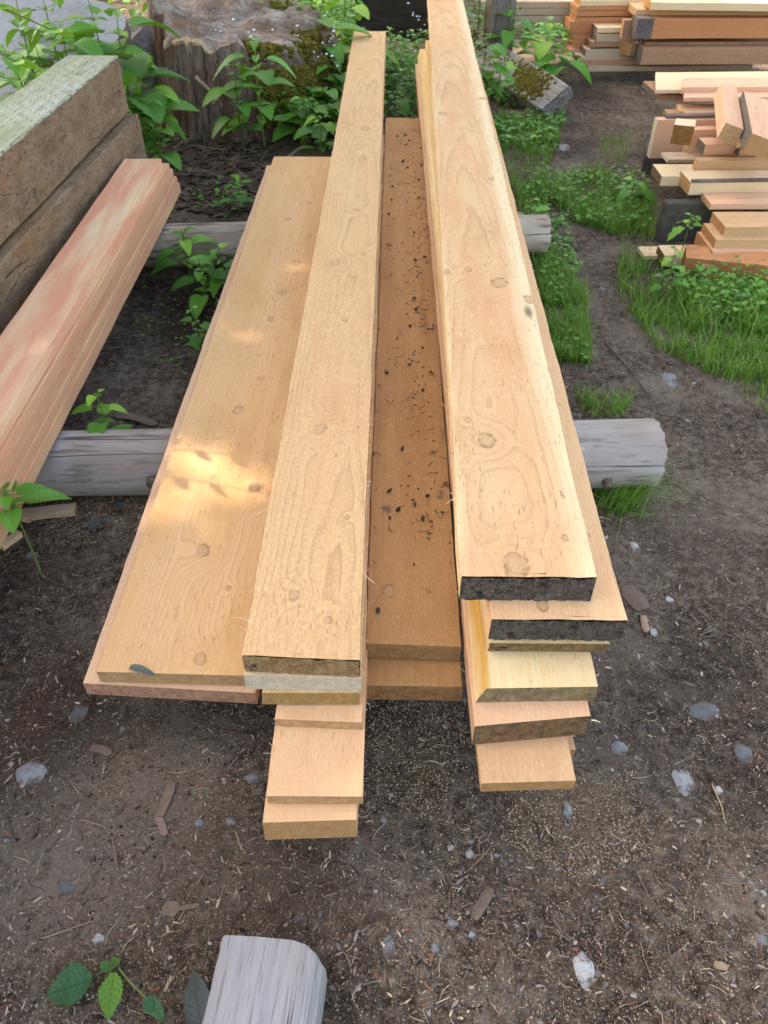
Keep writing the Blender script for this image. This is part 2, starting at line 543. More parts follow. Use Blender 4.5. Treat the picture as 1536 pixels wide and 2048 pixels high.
LA = far_len(709, 62, .392, 483, 1312)
mA = wood('wood_top_left', pith=(.035, -.05), spacing=.0085, wob=.011, tilt=.013, fuzz=.42, pits=.4, patch=.6, line=.5, **cedar,
          knots=kn(483, 1312, 719, 1323, .392, 791, [(640, 858, 14), (670, 526, 11), (729, 509, 6), (731, 256, 10), (719, 138, 6), (588, 1190, 12), (655, 1240, 9), (694, 1035, 5), (690, 640, 7), (712, 420, 6)]))
bA, wA = main_board('topmost board of the left narrow stack, rough sawn, black spots on its near end', 483, 1312, 719, 1323, .392, .042, 791, LA,
                    mA, M_end_spotted, G_L, fib=420, rag=.0015)
mB = wood('wood_left_b', light=(.66, .50, .30), late=(.42, .26, .13), warm=(.60, .38, .19))
main_board('second board down in the left narrow stack, near end almost white with growth rings', 487, 1349, 722, 1356, .3495, .038, 791, LA - .1,
           mB, M_end_white, G_L, fib=60)
mC = wood('wood_left_c', light=(.60, .41, .20), late=(.38, .2, .09), warm=(.55, .34, .13))
main_board('third board from the top of the left narrow stack, yellow end with a reddish corner', 519, 1386, 717, 1386, .311, .033, 791, LA - .2,
           mC, endwood('end_c', (.34, .20, .07), (.48, .31, .12), (.25, .09, .045)), G_L, wane=.004)
clear = dict(light=(.68, .42, .225), late=(.46, .235, .11), warm=(.70, .38, .20))
mD = wood('wood_left_d', pith=(-.4, -.1), spacing=.0045, wob=.006, fuzz=.25, line=.4, **clear)
main_board('thin clear board, fourth from the top of the left narrow stack', 549, 1437, 724, 1444, .2775, .022, 792, 3.0, mD, M_end_fresh, G_L, fib=30)
mE = wood('wood_left_e', pith=(.5, -.1), spacing=.005, wob=.006, fuzz=.22, line=.45, pits=.25, **clear)
main_board('thin clear board with broad bare top, second from bottom of the left narrow stack', 533, 1592, 726, 1593, .255, .0235, 793, 3.2, mE, M_end_fresh, G_L, fib=60)
mF = wood('wood_left_f', pith=(.4, .2), spacing=.006, wob=.004, fuzz=.2, line=.35, **clear)
main_board('thick bottom board of the left narrow stack, reaching nearest to the camera', 524, 1645, 714, 1639, .231, .0455, 793, 3.3, mF, M_end_orange, G_L, fib=20, endtilt=-.006)

redc = dict(light=(.52, .275, .105), late=(.31, .14, .05), warm=(.37, .165, .055))
LC = far_len(768, 235, .272, 735, 1289)
mC1 = wood('wood_mid_top', pith=(.45, -.2), spacing=.0055, wob=.006, fuzz=.30, line=.35, dust=.6, spots=.75, patch=.6, **redc, knots=[(-.045, .13, .013), (.0, 1.6, .008)])
bC1, wC1 = main_board('red brown board low between the narrow stacks, littered with needles and bark crumbs', 732, 1287, 923, 1294, .272, .042, 795, LC, mC1,
                      endwood('end_c1', (.28, .15, .06), (.42, .25, .11), (.5, .32, .16)), G_C, fib=30)
mC2 = wood('wood_mid_low', pith=(.2, -.3), spacing=.006, wob=.004, fuzz=.2, line=.5, dust=.35, **redc)
main_board('lower red brown board between the narrow stacks, under the littered one', 732, 1370, 926, 1373, .2285, .0435, 795, LC, mC2,
           endwood('end_c2', (.24, .12, .05), (.46, .26, .11), None, spacing=.006, streak=.8), G_C)

LW = far_len(548, 312, .25, 193, 1344)
mW1 = wood('wood_wide_top', light=(.67, .405, .20), late=(.44, .22, .09), warm=(.60, .33, .135), pith=(.22, -.30), spacing=.0062, wob=.010, fuzz=.18, line=.6, pits=.45, patch=.9,
           knots=kn(193, 1344, 522, 1353, .25, 793, [(405, 1103, 15), (401, 1318, 13), (509, 976, 13), (477, 821, 12), (523, 757, 8), (541, 638, 8), (566, 585, 8), (592, 525, 9), (575, 437, 7), (618, 405, 6), (458, 1178, 5), (352, 1232, 5)]))
bW1, wW1 = main_board('widest golden board left of the narrow stacks, with round knots and a leafy sun patch', 193, 1344, 522, 1353, .25, .030, 793, LW, mW1,
                      endwood('end_w1', (.40, .23, .10), (.55, .34, .17), (.62, .42, .22), spacing=.003), 'wide boards on the left of the pile', fib=60, fibsides=(-1,))
mW2 = wood('wood_wide_low', light=(.68, .42, .25), late=(.48, .26, .14), warm=(.70, .42, .26), pith=(-.4, -.3), spacing=.006, wob=.006, fuzz=.3, line=.4)
main_board('lower wide board at left, peeping out beneath the one with the sun patch', 166, 1366, 512, 1386, .2195, .0335, 793, LW, mW2,
           endwood('end_w2', (.34, .15, .09), (.55, .32, .19), (.63, .40, .26)), 'wide boards on the left of the pile')

_s = kn(922, 1155, 1194.5, 1157, .482, 833, [(1056, 625, 1)])[0]
mR1 = wood('wood_right_top', stain=(_s[0], _s[1], (.014, .04), (.16, .09, .05), .85), light=(.63, .395, .205), late=(.34, .17, .075), warm=(.60, .315, .145), sap=(.70, .55, .33), sapR=.055, sapL=-.095, pith=(-.02, -.055), spacing=.0095,
           wob=.007, tilt=.028, fuzz=.32, pits=.5, line=.5, patch=.8,
           knots=kn(922, 1155, 1194.5, 1157, .482, 833, [(974, 881, 19), (1032, 1130, 28), (1130, 1075, 8), (998, 566, 17), (936, 540, 8), (886, 226, 9), (966, 196, 8), (900, 55, 8), (893, 545, 9), (1060, 600, 14), (936, 840, 8), (983, 358, 7)]))
bR1, wR1 = main_board('topmost board of the right narrow stack, pale edges and a blackened ragged near end', 922, 1155, 1194.5, 1157, .482, .055, 833, 6.4, mR1, M_end_black, G_R, fib=460, rag=.003)
mR2 = wood('wood_right_b', light=(.70, .43, .23), late=(.44, .23, .11), warm=(.70, .39, .19), pith=(.4, -.1), spacing=.0055, wob=.006, fuzz=.35, line=.45, pits=.3, knots=kn(983, 1242, 1256, 1244, .426, 814, [(1085, 1212, 13)]))
main_board('second board from the top of the right narrow stack, dark end shifted right', 983, 1242, 1256, 1244, .426, .055, 814, 4.4, mR2, M_end_black, G_R, fib=90, rag=.0025, endtilt=.004)
mR2b = wood('wood_right_c', light=(.66, .49, .25), late=(.45, .27, .11), warm=(.6, .36, .12))
main_board('thin board with mould blotches, third from the top of the right narrow stack', 979, 1287, 1221, 1289, .370, .032, 800, 4.3, mR2b,
           endwood('end_r2b', (.12, .075, .035), (.30, .19, .08), (.40, .27, .13), spots=1.0), G_R, endtilt=.008)
mR3 = wood('wood_right_d', light=(.76, .59, .33), late=(.56, .36, .16), warm=(.72, .46, .20), pith=(.3, -.2), spacing=.006, fuzz=.3, pits=.4, line=.35, patch=.8,
           stain=(-.085, .25, (.012, .5), (.50, .25, .04), .9))
main_board('yellowish board in the right narrow stack with an orange streak down its left edge', 956, 1376, 1197, 1372, .3375, .041, 788, 4.3, mR3,
           endwood('end_r3', (.15, .10, .055), (.34, .25, .13), (.42, .33, .19)), G_R, wane=.015)
mR4 = wood('wood_right_e', light=(.70, .42, .24), late=(.48, .25, .12), warm=(.72, .40, .23), pith=(.3, -.2), spacing=.0055, fuzz=.3, line=.4)
main_board('thick board with dark reddish slanted end, low in the right narrow stack', 948, 1453, 1182, 1432, .296, .055, 783, 4.2, mR4, M_end_brown, G_R, fib=30)
mR5 = wood('wood_right_f', light=(.62, .36, .18), late=(.48, .26, .12), warm=(.68, .41, .23), pith=(.2, -.2), spacing=.0065, fuzz=.3, line=.5)
main_board('lowest board in sight in the right narrow stack, reaching furthest forward', 962, 1566, 1151, 1560, .240, .0265, 786, 4.1, mR5, M_end_orange, G_R)
main_board('hidden base board under the right narrow stack, set well back', 960, 1500, 1150, 1500, .2125, .0275, 786, 3.8, mR5, M_end_orange, G_R)

# ---------------------------------------------------------------- pink boards at the left
G_P = 'fresh pink boards stacked beside the old timbers'
pk = dict(light=(.72, .30, .175), late=(.56, .21, .12), warm=(.80, .58, .34))
mP1 = wood('wood_pink_top', pith=(-.03, -.10), spacing=.008, wob=.016, tilt=.03, fuzz=.10, line=.22, patch=.95, low=.8, **pk, knots=[(.0, .8, .03)], stain=(.085, 1.55, (.02, .06), (.45, .18, .03), .8))
mP2 = wood('wood_pink', pith=(.3, -.2), spacing=.006, fuzz=.15, line=.45, patch=.5, light=(.64, .29, .16), late=(.44, .17, .085), warm=(.74, .50, .27), vary=True)
yP = vpyaw(757)
YP = Vector((-math.sin(yP), math.cos(yP), 0)); XP = Vector((math.cos(yP), math.sin(yP), 0))
pinks = [(249, 318, 322, 318, .372, .040, mP1, 'topmost fresh pink board at the left edge, cream streak and oval grain'),
         (262, 327, 338, 327, .3305, .038, mP2, 'second pink board from the top at the left edge, showing a narrow stepped edge'),
         (270, 338, 343, 342, .291, .034, mP2, 'third pink board from the top at the left edge, with a pale striped side'),
         (280, 352, 353, 352, .2555, .030, mP2, 'fourth pink board from the top at the left edge, thin, just above the lowest'),
         (284, 366, 359, 364, .2245, .039, mP2, 'lowest pink board at the left edge, resting on the round logs')]
for i, (ul, vl, ur, vr, z, t, mt, lab) in enumerate(pinks):
    a, b = P(ul, vl, z), P(ur, vr, z)
    wd = (b - a).dot(XP); L = 3.4
    mb = MB(); board_mesh(mb, wd, t, L, seed=31 + i, seg=.06)
    o = mb.build('board', [mt, M_end_fresh])
    ya = max(a.dot(YP), b.dot(YP))
    o.location = XP * (a.dot(XP) + wd / 2) + YP * (ya - L) + Vector((0, 0, z - t))
    o.rotation_euler = (0, 0, yP)
    tag(o, lab, 'board', G_P)

# ---------------------------------------------------------------- old treated timbers at the left
mT = weathered('treated_timber_top', a=(.30, .29, .20), b=(.46, .45, .36), stain=(.24, .24, .13), crack=(.16, .13, .09), axis=(30, 3, 30), green=.35, slots=True, st=.35)
mTs = weathered('treated_timber_side', a=(.13, .082, .045), b=(.25, .17, .105), stain=(.27, .13, .055), crack=(.07, .045, .03), axis=(26, 9, 26), st=.6)
mTe = endwood('timber_end', (.12, .09, .06), (.22, .17, .12), (.3, .24, .18))
yT = vpyaw(856)
YT = Vector((-math.sin(yT), math.cos(yT), 0)); XT = Vector((math.cos(yT), math.sin(yT), 0))
c0 = P(236, 112, .655)
for i, (zt, h, dx, dy, lab) in enumerate([
        (.655, .20, .0, .0, 'top grey green square timber at the left, pricked with rows of short slits'),
        (.445, .20, .030, .02, 'middle brown square timber at the left, directly under the mossy slitted one'),
        (.235, .20, .050, .05, 'lowest brown square timber at the left, mostly hidden by pink boards')]):
    L = 4.2; wd = .20
    mb = MB(); board_mesh(mb, wd, h, L, seed=50 + i, seg=.08, ch=.006, jit=.003, mat=0, emat=2)
    # side faces get the browner material: faces on +x
    me_fix = mb
    for k, f in enumerate(mb.f):
        if mb.m[k] == 0 and (i > 0 or all(mb.v[q][2] < h - .001 for q in f) and len(f) == 4):
            mb.m[k] = 1
    o = mb.build('timber', [mT, mTs, mTe])
    o.location = XT * (c0.dot(XT) - wd / 2 + dx) + YT * (c0.dot(YT) - L + dy) + Vector((0, 0, zt - h))
    o.rotation_euler = (0, 0, yT)
    tag(o, lab, 'timber', 'old square timbers stacked at the left')
    if i > 0:      # crumbled fibre along the upper edge
        fibres(o, wd, h, L, 260, 60 + i, flat_rand('crumb%d' % i, [(0, (.25, .19, .12)), (1, (.46, .36, .24))]), sides=(1,), ly=(.8, L), size=.016)

# ---------------------------------------------------------------- logs
def log(label, a, b, ra, rb, mat, emat, seed, flat=.0, group=None, name='log'):
    a, b = Vector(a), Vector(b)
    L = (b - a).length
    mb = MB(); K, N = 48, 70
    V = []
    for s in range(N + 1):
        f = s / N
        r = ra + (rb - ra) * f
        for k in range(K):
            th = 2 * math.pi * k / K
            q = r * (1 + .035 * (float(vnoise(th * 2.2 if k < K / 2 else (2 * math.pi - th) * 2.2, f * 6, seed)) - .5) + .012 * math.sin(5 * th + seed))
            y = f * L
            if s in (0, N): q *= .93
            if s in (1, N - 1): y = y + (-1 if s == 1 else 1) * L / N * .72
            V.append((q * math.cos(th), y + (random.uniform(-.004, .004) if s in (0, N) else 0), q * math.sin(th)))
    F = [(s * K + k, s * K + K + k, s * K + K + (k + 1) % K, s * K + (k + 1) % K) for s in range(N) for k in range(K)]
    mb.add(V, F, 0)
    mb.add(V[:K], [tuple(range(K))], 1)
    mb.add(V[-K:], [tuple(range(K - 1, -1, -1))], 1)
    o = mb.build(name, [mat, emat], smooth=False)
    me = o.data
    me.polygons.foreach_set('use_smooth', [len(p.vertices) == 4 for p in me.polygons])
    d = (b - a).normalized()
    o.location = a
    o.rotation_euler = d.to_track_quat('Y', 'Z').to_euler()
    tag(o, label, 'log', group)
    return o


def stub(parent, loc, r, h, nrm, mat):
    mb = MB(); K = 12; V = []
    n_ = Vector(nrm).normalized(); t1 = n_.orthogonal().normalized(); t2 = n_.cross(t1)
    for s, (rr, hh) in enumerate(((1.7, -.01), (1.15, .3), (1.0, .8), (.75, 1.0))):
        for k in range(K):
            a = 2 * math.pi * k / K
            V.append(Vector(loc) + (t1 * math.cos(a) + t2 * math.sin(a)) * r * rr * random.uniform(.88, 1.1) + n_ * h * hh)
    F = [(s * K + k, s * K + (k + 1) % K, s * K + K + (k + 1) % K, s * K + K + k) for s in range(3) for k in range(K)] + [tuple(range(3 * K, 4 * K))]
    mb.add(V, F, 0)
    return mb.build('branch_stub', mat, parent, smooth=True)


random.seed(11)
G_LOG = 'round logs laid as bearers under the boards'
M_log1 = weathered('log_grey', a=(.29, .245, .215), b=(.44, .39, .36), stain=(.26, .185, .125), crack=(.17, .13, .105), axis=(12, 1.6, 12), st=.6)
M_logend = endwood('log_end', (.16, .11, .07), (.30, .23, .17), (.38, .31, .24), pith=(0, 0), spacing=.006, streak=.6)
la, lb = P(40, 930, .086), P(1308, 906, .092)
front_log = log('grey weathered round log under the near part of the boards, sticking out right', la, lb, .086, .0925, M_log1, M_logend, 3, group=G_LOG)
lenL = (lb - la).length
M_stub = endwood('stub', (.10, .07, .05), (.22, .17, .13), (.30, .25, .2))
stub(front_log, (-.0, lenL - .155, -.058), .013, .030, (-.0, 0, 1), M_stub)
for (yy, ang, r) in ((lenL - .16, -62, .014), (lenL * .222, -38, .016)):
    pass
def log_pt(y, ang, r):      # ang 0 = toward camera side (+x local), 90 = up
    return (r * math.cos(R_(ang)), y, r * math.sin(R_(ang)))
for ob in [c for c in front_log.children]: bpy.data.objects.remove(ob)
# local +X of the log points toward the camera when its Y runs to the right
for (yy, ang, r, h) in ((lenL - .145, -12, .011, .026), (lenL * .222, 2, .016, .012)):
    p_ = log_pt(yy, ang, .087)
    stub(front_log, p_, r, h, (math.cos(R_(ang)), 0, math.sin(R_(ang))), M_stub)
M_hole = endwood('hole', (.012, .01, .008), (.05, .03, .02), (.20, .09, .04))
stub(front_log, log_pt(lenL - .15, 52, .0875), .012, .004, (math.cos(R_(52)), 0, math.sin(R_(52))), M_hole).name = 'knot_hole'
M_log2 = weathered('log_brown', a=(.36, .28, .20), b=(.52, .44, .35), stain=(.22, .15, .10), crack=(.09, .06, .04), axis=(12, 2.0, 12), st=.7)
ba, bb = P(270, 492, .085), P(1093, 468, .09)
back_log = log('brownish round log under the far part of the boards, half hidden by nettle leaves', ba, bb, .080, .076, M_log2, M_logend, 8, group=G_LOG)

# weathered grey block at the bottom
mBlk = weathered('block_grey', a=(.27, .25, .245), b=(.36, .34, .335), stain=(.28, .23, .19), crack=(.18, .155, .135), axis=(70, 2.0, 70), st=.5)
a_, b_ = P(447, 1864, .092), P(654, 1890, .092)
yB = vpyaw(975)
YB = Vector((-math.sin(yB), math.cos(yB), 0)); XB = Vector((math.cos(yB), math.sin(yB), 0))
wd = (b_ - a_).dot(XB); Lb = .62
mb = MB()
h = wd / 2
sec = [(-h + .004, .09), (-h * .3, .091), (h * .35, .0905), (h - .032, .09), (h - .014, .083), (h - .003, .067), (h, .05), (h, .006), (h - .004, 0), (-h + .004, 0), (-h, .004), (-h, .086)]
K = len(sec); N = 24; V = []
for s in range(N + 1):
    f = s / N
    for k, (x, z) in enumerate(sec):
        y = -f * Lb
        if s == 0: y -= .007 * (abs(x + .01) / h) ** 4 + (.0) + random.uniform(0, .003) + .018 * ((x / h + 1) / 2) ** 9
        V.append((x + random.uniform(-.0008, .0008), y, z + random.uniform(-.0008, .0008)))
F = [(s * K + (k + 1) % K, s * K + k, s * K + K + k, s * K + K + (k + 1) % K) for s in range(N) for k in range(K)]
mb.add(V, [f[::-1] for f in F], 0); mb.add(V[:K], [tuple(range(K))], 1); mb.add(V[-K:], [tuple(range(K - 1, -1, -1))], 1)
o = mb.build('timber', [mBlk, M_logend])
o.location = XB * (a_.dot(XB) + h) + YB * (a_.dot(YB)) + Vector((0, 0, .004))
o.rotation_euler = (0, 0, yB)
tag(o, 'silvery weathered timber offcut with rounded corners lying alone in the foreground', 'timber')

# ---------------------------------------------------------------- piles at the right
def pile(label, u, vt, vb, Y, w_, L, mat, emat, group, axis=0., roll=0., name='board', wane=0., skew=0., pitch=0., t=None, cat='board'):
    top, bot = Q(u, vt, Y), Q(u, vb, Y)
    if t is None: t = top.z - bot.z
    sd = int(u * 3 + vt * 5) % 89
    mb = MB(); board_mesh(mb, w_, t, L, skew=(skew, 0), seed=sd, seg=.12, wane=wane, jit=.0012)
    o = mb.build(name, [mat, emat])
    place(o, (w_ / 2, 0, t), top, R_(-90 + axis), R_(pitch), R_(roll))
    tag(o, label, cat, group)
    return o


tan = wood('wood_pile_tan', light=(.58, .35, .175), late=(.38, .20, .09), warm=(.56, .29, .13), vary=True, spacing=.008, knots=())
pinkw = wood('wood_pile_pink', light=(.68, .39, .235), late=(.48, .24, .13), warm=(.70, .37, .22), vary=True, spacing=.01)
yel = wood('wood_pile_yellow', light=(.70, .52, .31), late=(.54, .36, .18), warm=(.70, .48, .28), vary=True, spacing=.007)
orange = wood('wood_pile_orange', light=(.54, .22, .085), late=(.34, .12, .045), warm=(.47, .165, .06), vary=True, spacing=.008)
brown = wood('wood_pile_brown', light=(.42, .22, .125), late=(.28, .13, .07), warm=(.36, .16, .08), vary=True, spots=.4)
greyb = wood('wood_pile_grey', light=(.50, .36, .24), late=(.32, .20, .12), warm=(.42, .28, .17), vary=True)
bark = weathered('bark', a=(.10, .065, .05), b=(.24, .17, .14), stain=(.16, .08, .05), crack=(.03, .02, .015), axis=(60, 14, 60))
darkend = endwood('end_dark_grey', (.08, .06, .05), (.20, .155, .125), (.30, .23, .18))

GS = 'boards in the near right pile'
pile('thick short-looking board on top of the near right pile, with a square brown end', 1451.6, 453.5, 475, 2.93, .15, 1.6, tan, M_end_orange, GS, 2)
pile('second board down in the near right pile, end rounded at its upper corner', 1432, 480, 500, 2.90, .16, 1.6, tan, M_end_orange, GS, 1)
pile('third board down in the near right pile, its end set back a little', 1426, 504, 527, 2.87, .19, 1.6, pinkw, M_end_orange, GS, 2)
pile('fourth board down in the near right pile, with a reddish brown end', 1404.5, 530, 549, 2.84, .19, 1.7, tan, M_end_orange, GS, 0)
pile('dark reddish bottom board of the near right pile, half sunk in grass', 1410, 553, 572, 2.83, .18, 1.7, orange, M_end_brown, GS, 0)
pile('board jutting left out of the near right pile, red brown end, whitish top', 1330, 511, 533, 2.93, .10, .75, yel, M_end_brown, GS, 2)
pile('pale thin board tip poking furthest left out of the grass beside the near right pile', 1288, 511, 519, 3.0, .09, .8, yel, M_end_white, GS, 3)
pile('rotten orange brown chunk of wood lodged low at the near right pile', 1372, 516, 545, 2.86, .08, .3, orange, M_end_rot, GS, -12, roll=14)
pile('board passing under the overhanging slab, right above the near right pile', 1422, 408, 420, 3.12, .12, 1.5, pinkw, M_end_fresh, GS, 1)

GM = 'boards in the middle right pile'
pile('bark edged yellow slab overhanging the dark block, lying tilted on its edge', 1382, 366, 382, 3.24, .14, 1.4, yel, M_end_orange, GM, 2, roll=-0.01, wane=.0, t=.05)
pile('broad upright board standing on edge behind the bark edged slab', 1396, 322, 352, 3.42, .045, 1.3, tan, M_end_fresh, GM, 1)
pile('strip of brown bark left along the yellow slab', 1386, 361, 366, 3.235, .02, 1.35, bark, darkend, GM, 2.5, cat='bark strip', name='bark_strip')
pile('pale board with a flat yellow top jutting left over the dark block', 1324, 352, 371, 3.36, .15, .9, yel, M_end_brown, GM, 1)
pile('greyish white board lying low behind the jutting pale one', 1336, 319, 326, 3.62, .1, .8, greyb, M_end_white, GM, 2)
pile('short pink offcut with a dark sawn end and a chipped corner', 1411, 290, 311, 3.56, .10, .27, pinkw, darkend, GM, 2)
pile('lower of two stacked boards at the right edge beside the short pink offcut', 1481, 298, 313, 3.52, .12, 1.2, tan, darkend, GM, 3)
pile('upper thin board of the two stacked at the right edge, beneath the pink topped one', 1475, 288, 296, 3.54, .12, 1.2, yel, M_end_fresh, GM, 5)
pile('whitish plank standing on edge with bark along its top', 1316, 240, 284, 3.86, .05, .9, pinkw, M_end_white, GM, 2, t=.17)
pile('ragged bark lying along the top of the whitish plank', 1334, 232, 239, 3.88, .045, .75, bark, darkend, GM, 3, cat='bark strip', name='bark_strip')
# post whose crumbly orange end faces the camera
mb = MB(); board_mesh(mb, .082, .075, .10, seed=3, seg=.02, rag=.004)
o = mb.build('post', [yel, M_end_rot]); place(o, (-.041, 0, .075), P(1349, 250, .385), vpyaw(1500))
tag(o, 'square post end with crumbly rust orange end grain pointing at the camera', 'post', GM)
pile('plank lying flat to the right of the crumbly orange post end', 1384, 259, 287, 3.72, .05, .9, pinkw, M_end_fresh, GM, 3, t=.115)
pile('tan board seen between the pink offcuts and the bark topped plank', 1377, 232, 238, 3.98, .16, .9, pinkw, M_end_orange, GM, 2)
pile('dark side of a board under the pink offcuts, its pale end angled left', 1358, 222, 233, 4.05, .12, .9, tan, M_end_fresh, GM, 0, skew=.02)
pile('small board end lowest behind the bark topped plank', 1342, 234, 245, 4.06, .13, .8, tan, M_end_orange, GM, 0)
pile('pink board with a red brown front edge, under the long pale top boards', 1368, 195, 203, 4.08, .16, 1.3, pinkw, M_end_orange, GM, 2, skew=.05)
pile('pink board with dark rim, resting on the long pale top board', 1364, 174, 182, 4.17, .17, 1.5, pinkw, M_end_orange, GM, 2, t=.03, skew=.06)
pile('long pale board with a square left end on top of the middle right pile', 1311, 180, 188, 4.22, .33, 1.6, yel, M_end_orange, GM, 3, skew=.10)
pile('shaded board directly beneath the long pale top board', 1316, 190, 201, 4.26, .26, 1.4, brown, darkend, GM, 3)
# two boards pointing at the camera
for (ul, vl, ur, vr, z, t, mt, em, lab) in (
        (1452, 246, 1492, 247, .425, .065, pinkw, M_end_fresh, 'narrower board across the middle right pile pointing at the camera, clean tan side'),
        (1504, 267, 1580, 268, .435, .070, pinkw, M_end_orange, 'wide pink board across the middle right pile with a dark grey left side')):
    a, b = P(ul, vl, z), P(ur, vr, z)
    yaw = vpyaw(1372); X = Vector((math.cos(yaw), math.sin(yaw), 0))
    wd = (b - a).dot(X)
    mb = MB(); board_mesh(mb, wd, t, .62, seed=int(ul), seg=.08)
    if 'dark grey' in lab:
        for k, f in enumerate(mb.f):
            if all(mb.v[q][0] < -wd / 2 + .006 for q in f): mb.m[k] = 2
    o = mb.build('board', [mt, em, darkend]); place(o, (-wd / 2, 0, t), a, yaw, 0, R_(15))
    tag(o, lab, 'board', GM)

GF = 'boards in the far right pile'
YF = 5.85
pile('long pale board topmost in the far right pile, reaching out of frame', 1304, 5, 21, 5.62, .25, 2.6, yel, M_end_orange, GF, -1.5)
pile('tan board just below the long pale one in the far right pile', 1273, 19, 34, 5.72, .3, 2.2, tan, M_end_fresh, GF, -1)
big = pile('massive red orange squared beam with a blackened left end in the far right pile', 1277, 37, 77, 5.6, .13, 2.8, orange, darkend, GF, 1, cat='beam', name='beam')
mb = MB(); tb = Q(1277, 37, 5.6).z - Q(1277, 77, 5.6).z
board_mesh(mb, .134, tb + .004, .105, seed=4, seg=.05)
o = mb.build('weathered_end', [weathered('beam_end_skin', a=(.10, .075, .07), b=(.19, .14, .125), stain=(.12, .06, .045), axis=(20, 20, 20)), darkend], big)
o.location = (0, -.004, -.002)
pile('brown beam with a knot hole, below the massive orange one', 1287, 97, 129, 5.55, .16, 2.6, brown, darkend, GF, 1.5, cat='beam', name='beam')
pile('dark gap board between the two beams of the far right pile', 1290, 84, 96, 5.66, .14, 2.4, brown, darkend, GF, 1)
rows = [(1163, 0, 12, yel, 'first'), (1154, 13, 21, orange, 'second'), (1154, 22, 33, orange, 'third'), (1151, 35, 43, orange, 'fourth'), (1141, 44, 68, orange, 'fifth'),
        (1145, 68.6, 77, orange, 'sixth'), (1147, 77.6, 89, orange, 'seventh'), (1150, 89.6, 98, orange, 'eighth'), (1139, 98.6, 113, pinkw, 'ninth')]
for i, (u, a, b, mt, nm) in enumerate(rows):
    pile('%s board down the orange left face of the far right pile%s' % (nm, ', thickest of them' if nm == 'fifth' else ''), u, a, b, 5.95 - .004 * i, .2, 1.2, mt, M_end_orange, GF, 3)
small = [(1195, 56, 66, 5.80, .36, yel, 'small yellowish stick end resting on the orange face, upper of the pair'),
         (1194, 69, 83, 5.78, .36, greyb, 'small split grey stick just under the yellowish one on the orange face'),
         (1182, 84, 95, 5.78, .5, brown, 'short brown board under the two small sticks of the far pile'),
         (1172, 99, 114, 5.77, .7, greyb, 'greyish green stained board low in the far pile'),
         (1155, 114, 123, 5.76, .9, greyb, 'long thin grey board second from the bottom of the far pile'),
         (1163, 121, 131, 5.75, .95, brown, 'thin reddish board under the long grey one in the far pile'),
         (1176, 133, 143, 5.72, 1.1, greyb, 'lowest warped grey plank of the far pile, just clear of the soil')]
for (u, a, b, Y, L, mt, lab) in small: pile(lab, u, a, b, Y, .14, L, mt, darkend if mt is greyb else M_end_brown, GF, 3)
pile('small upright offcut leaning where the orange boards meet the beam', 1249, 40, 78, 5.72, .05, .09, brown, M_end_fresh, GF, 3)
pile('little block wedged low between the orange boards and the brown beam', 1262, 88, 112, 5.7, .1, .12, tan, M_end_orange, GF, 30)
for i, (a, b, L, lab) in enumerate([(4, 17, .75, 'upper grey board of the weathered trio left of the orange pile'), (18, 31, .78, 'middle grey board of the weathered trio left of the orange pile'),
                                    (32, 45, .8, 'lowest grey board of the weathered trio, with a frayed lower edge')]):
    pile(lab, 962 + 6 * i, a, b, 6.15, .2, L, greyb, darkend, 'weathered grey boards behind the mossy beam', 1)

# blocks under the piles
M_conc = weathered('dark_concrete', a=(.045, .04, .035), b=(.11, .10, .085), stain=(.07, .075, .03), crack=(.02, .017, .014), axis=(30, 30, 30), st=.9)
_ = None
def block(label, u, v, z, w_, d_, h_, yaw):
    mb = MB(); board_mesh(mb, w_, h_, d_, seed=9, seg=.03, ch=.008, jit=.004, emat=0)
    o = mb.build('concrete_block', [M_conc]); place(o, (-w_ / 2, 0, h_), P(u, v, z), R_(yaw))
    tag(o, label, 'block', 'dark blocks carrying the piles')
    return o
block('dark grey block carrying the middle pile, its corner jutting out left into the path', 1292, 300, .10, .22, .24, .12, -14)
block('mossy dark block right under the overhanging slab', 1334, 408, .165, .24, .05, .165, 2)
if 0: block('pale block end beside the boards at the edge of the grass, next to the far log end', 1058, 436, .14, .0001 + .09, .10, .15, 2)['label'] = 'squat grey block in the grass right of the boards, beside the far round log'

# ---------------------------------------------------------------- ground
xs = np.concatenate([-np.geomspace(60, 3.4, 26), np.linspace(-3.3, 3.3, 250), np.geomspace(3.4, 60, 26)])
ys = np.concatenate([-np.geomspace(40, .5, 18), np.linspace(-.4, 6.6, 260), np.geomspace(6.7, 80, 26)])
GX, GY = np.meshgrid(xs, ys)
GZ = ground_h(GX, GY)
V = np.stack([GX.ravel(), GY.ravel(), GZ.ravel()], 1)
nx_, ny_ = len(xs), len(ys)
idx = np.arange(nx_ * ny_).reshape(ny_, nx_)
F = np.stack([idx[:-1, :-1].ravel(), idx[:-1, 1:].ravel(), idx[1:, 1:].ravel(), idx[1:, :-1].ravel()], 1)
me = bpy.data.meshes.new('ground'); me.from_pydata(V.tolist(), [], F.tolist())
me.polygons.foreach_set('use_smooth', [True] * len(F))
n = NB('soil'); p = n.tc.outputs['Object']
a = n.noise(p, 3.0, 5.0, .62); b = n.noise(p, 40.0, 4.0, .7); c = n.noise(p, 190.0, 3.0, .75)
col = n.ramp(b, [(.34, (.019, .011, .007)), (.50, (.092, .062, .042)), (.68, (.225, .165, .115))])
col = n.mix(n.ramp(a, [(.48, 0.), (.62, .7)]), col, n.mix(b, (.17, .125, .09), (.34, .265, .20)))      # dry dusty patches
col = n.mix(n.ramp(c, [(.55, 0.), (.66, .75)]), col, (.32, .255, .20))
c2 = n.noise(p, 420.0, 2.0, .6)
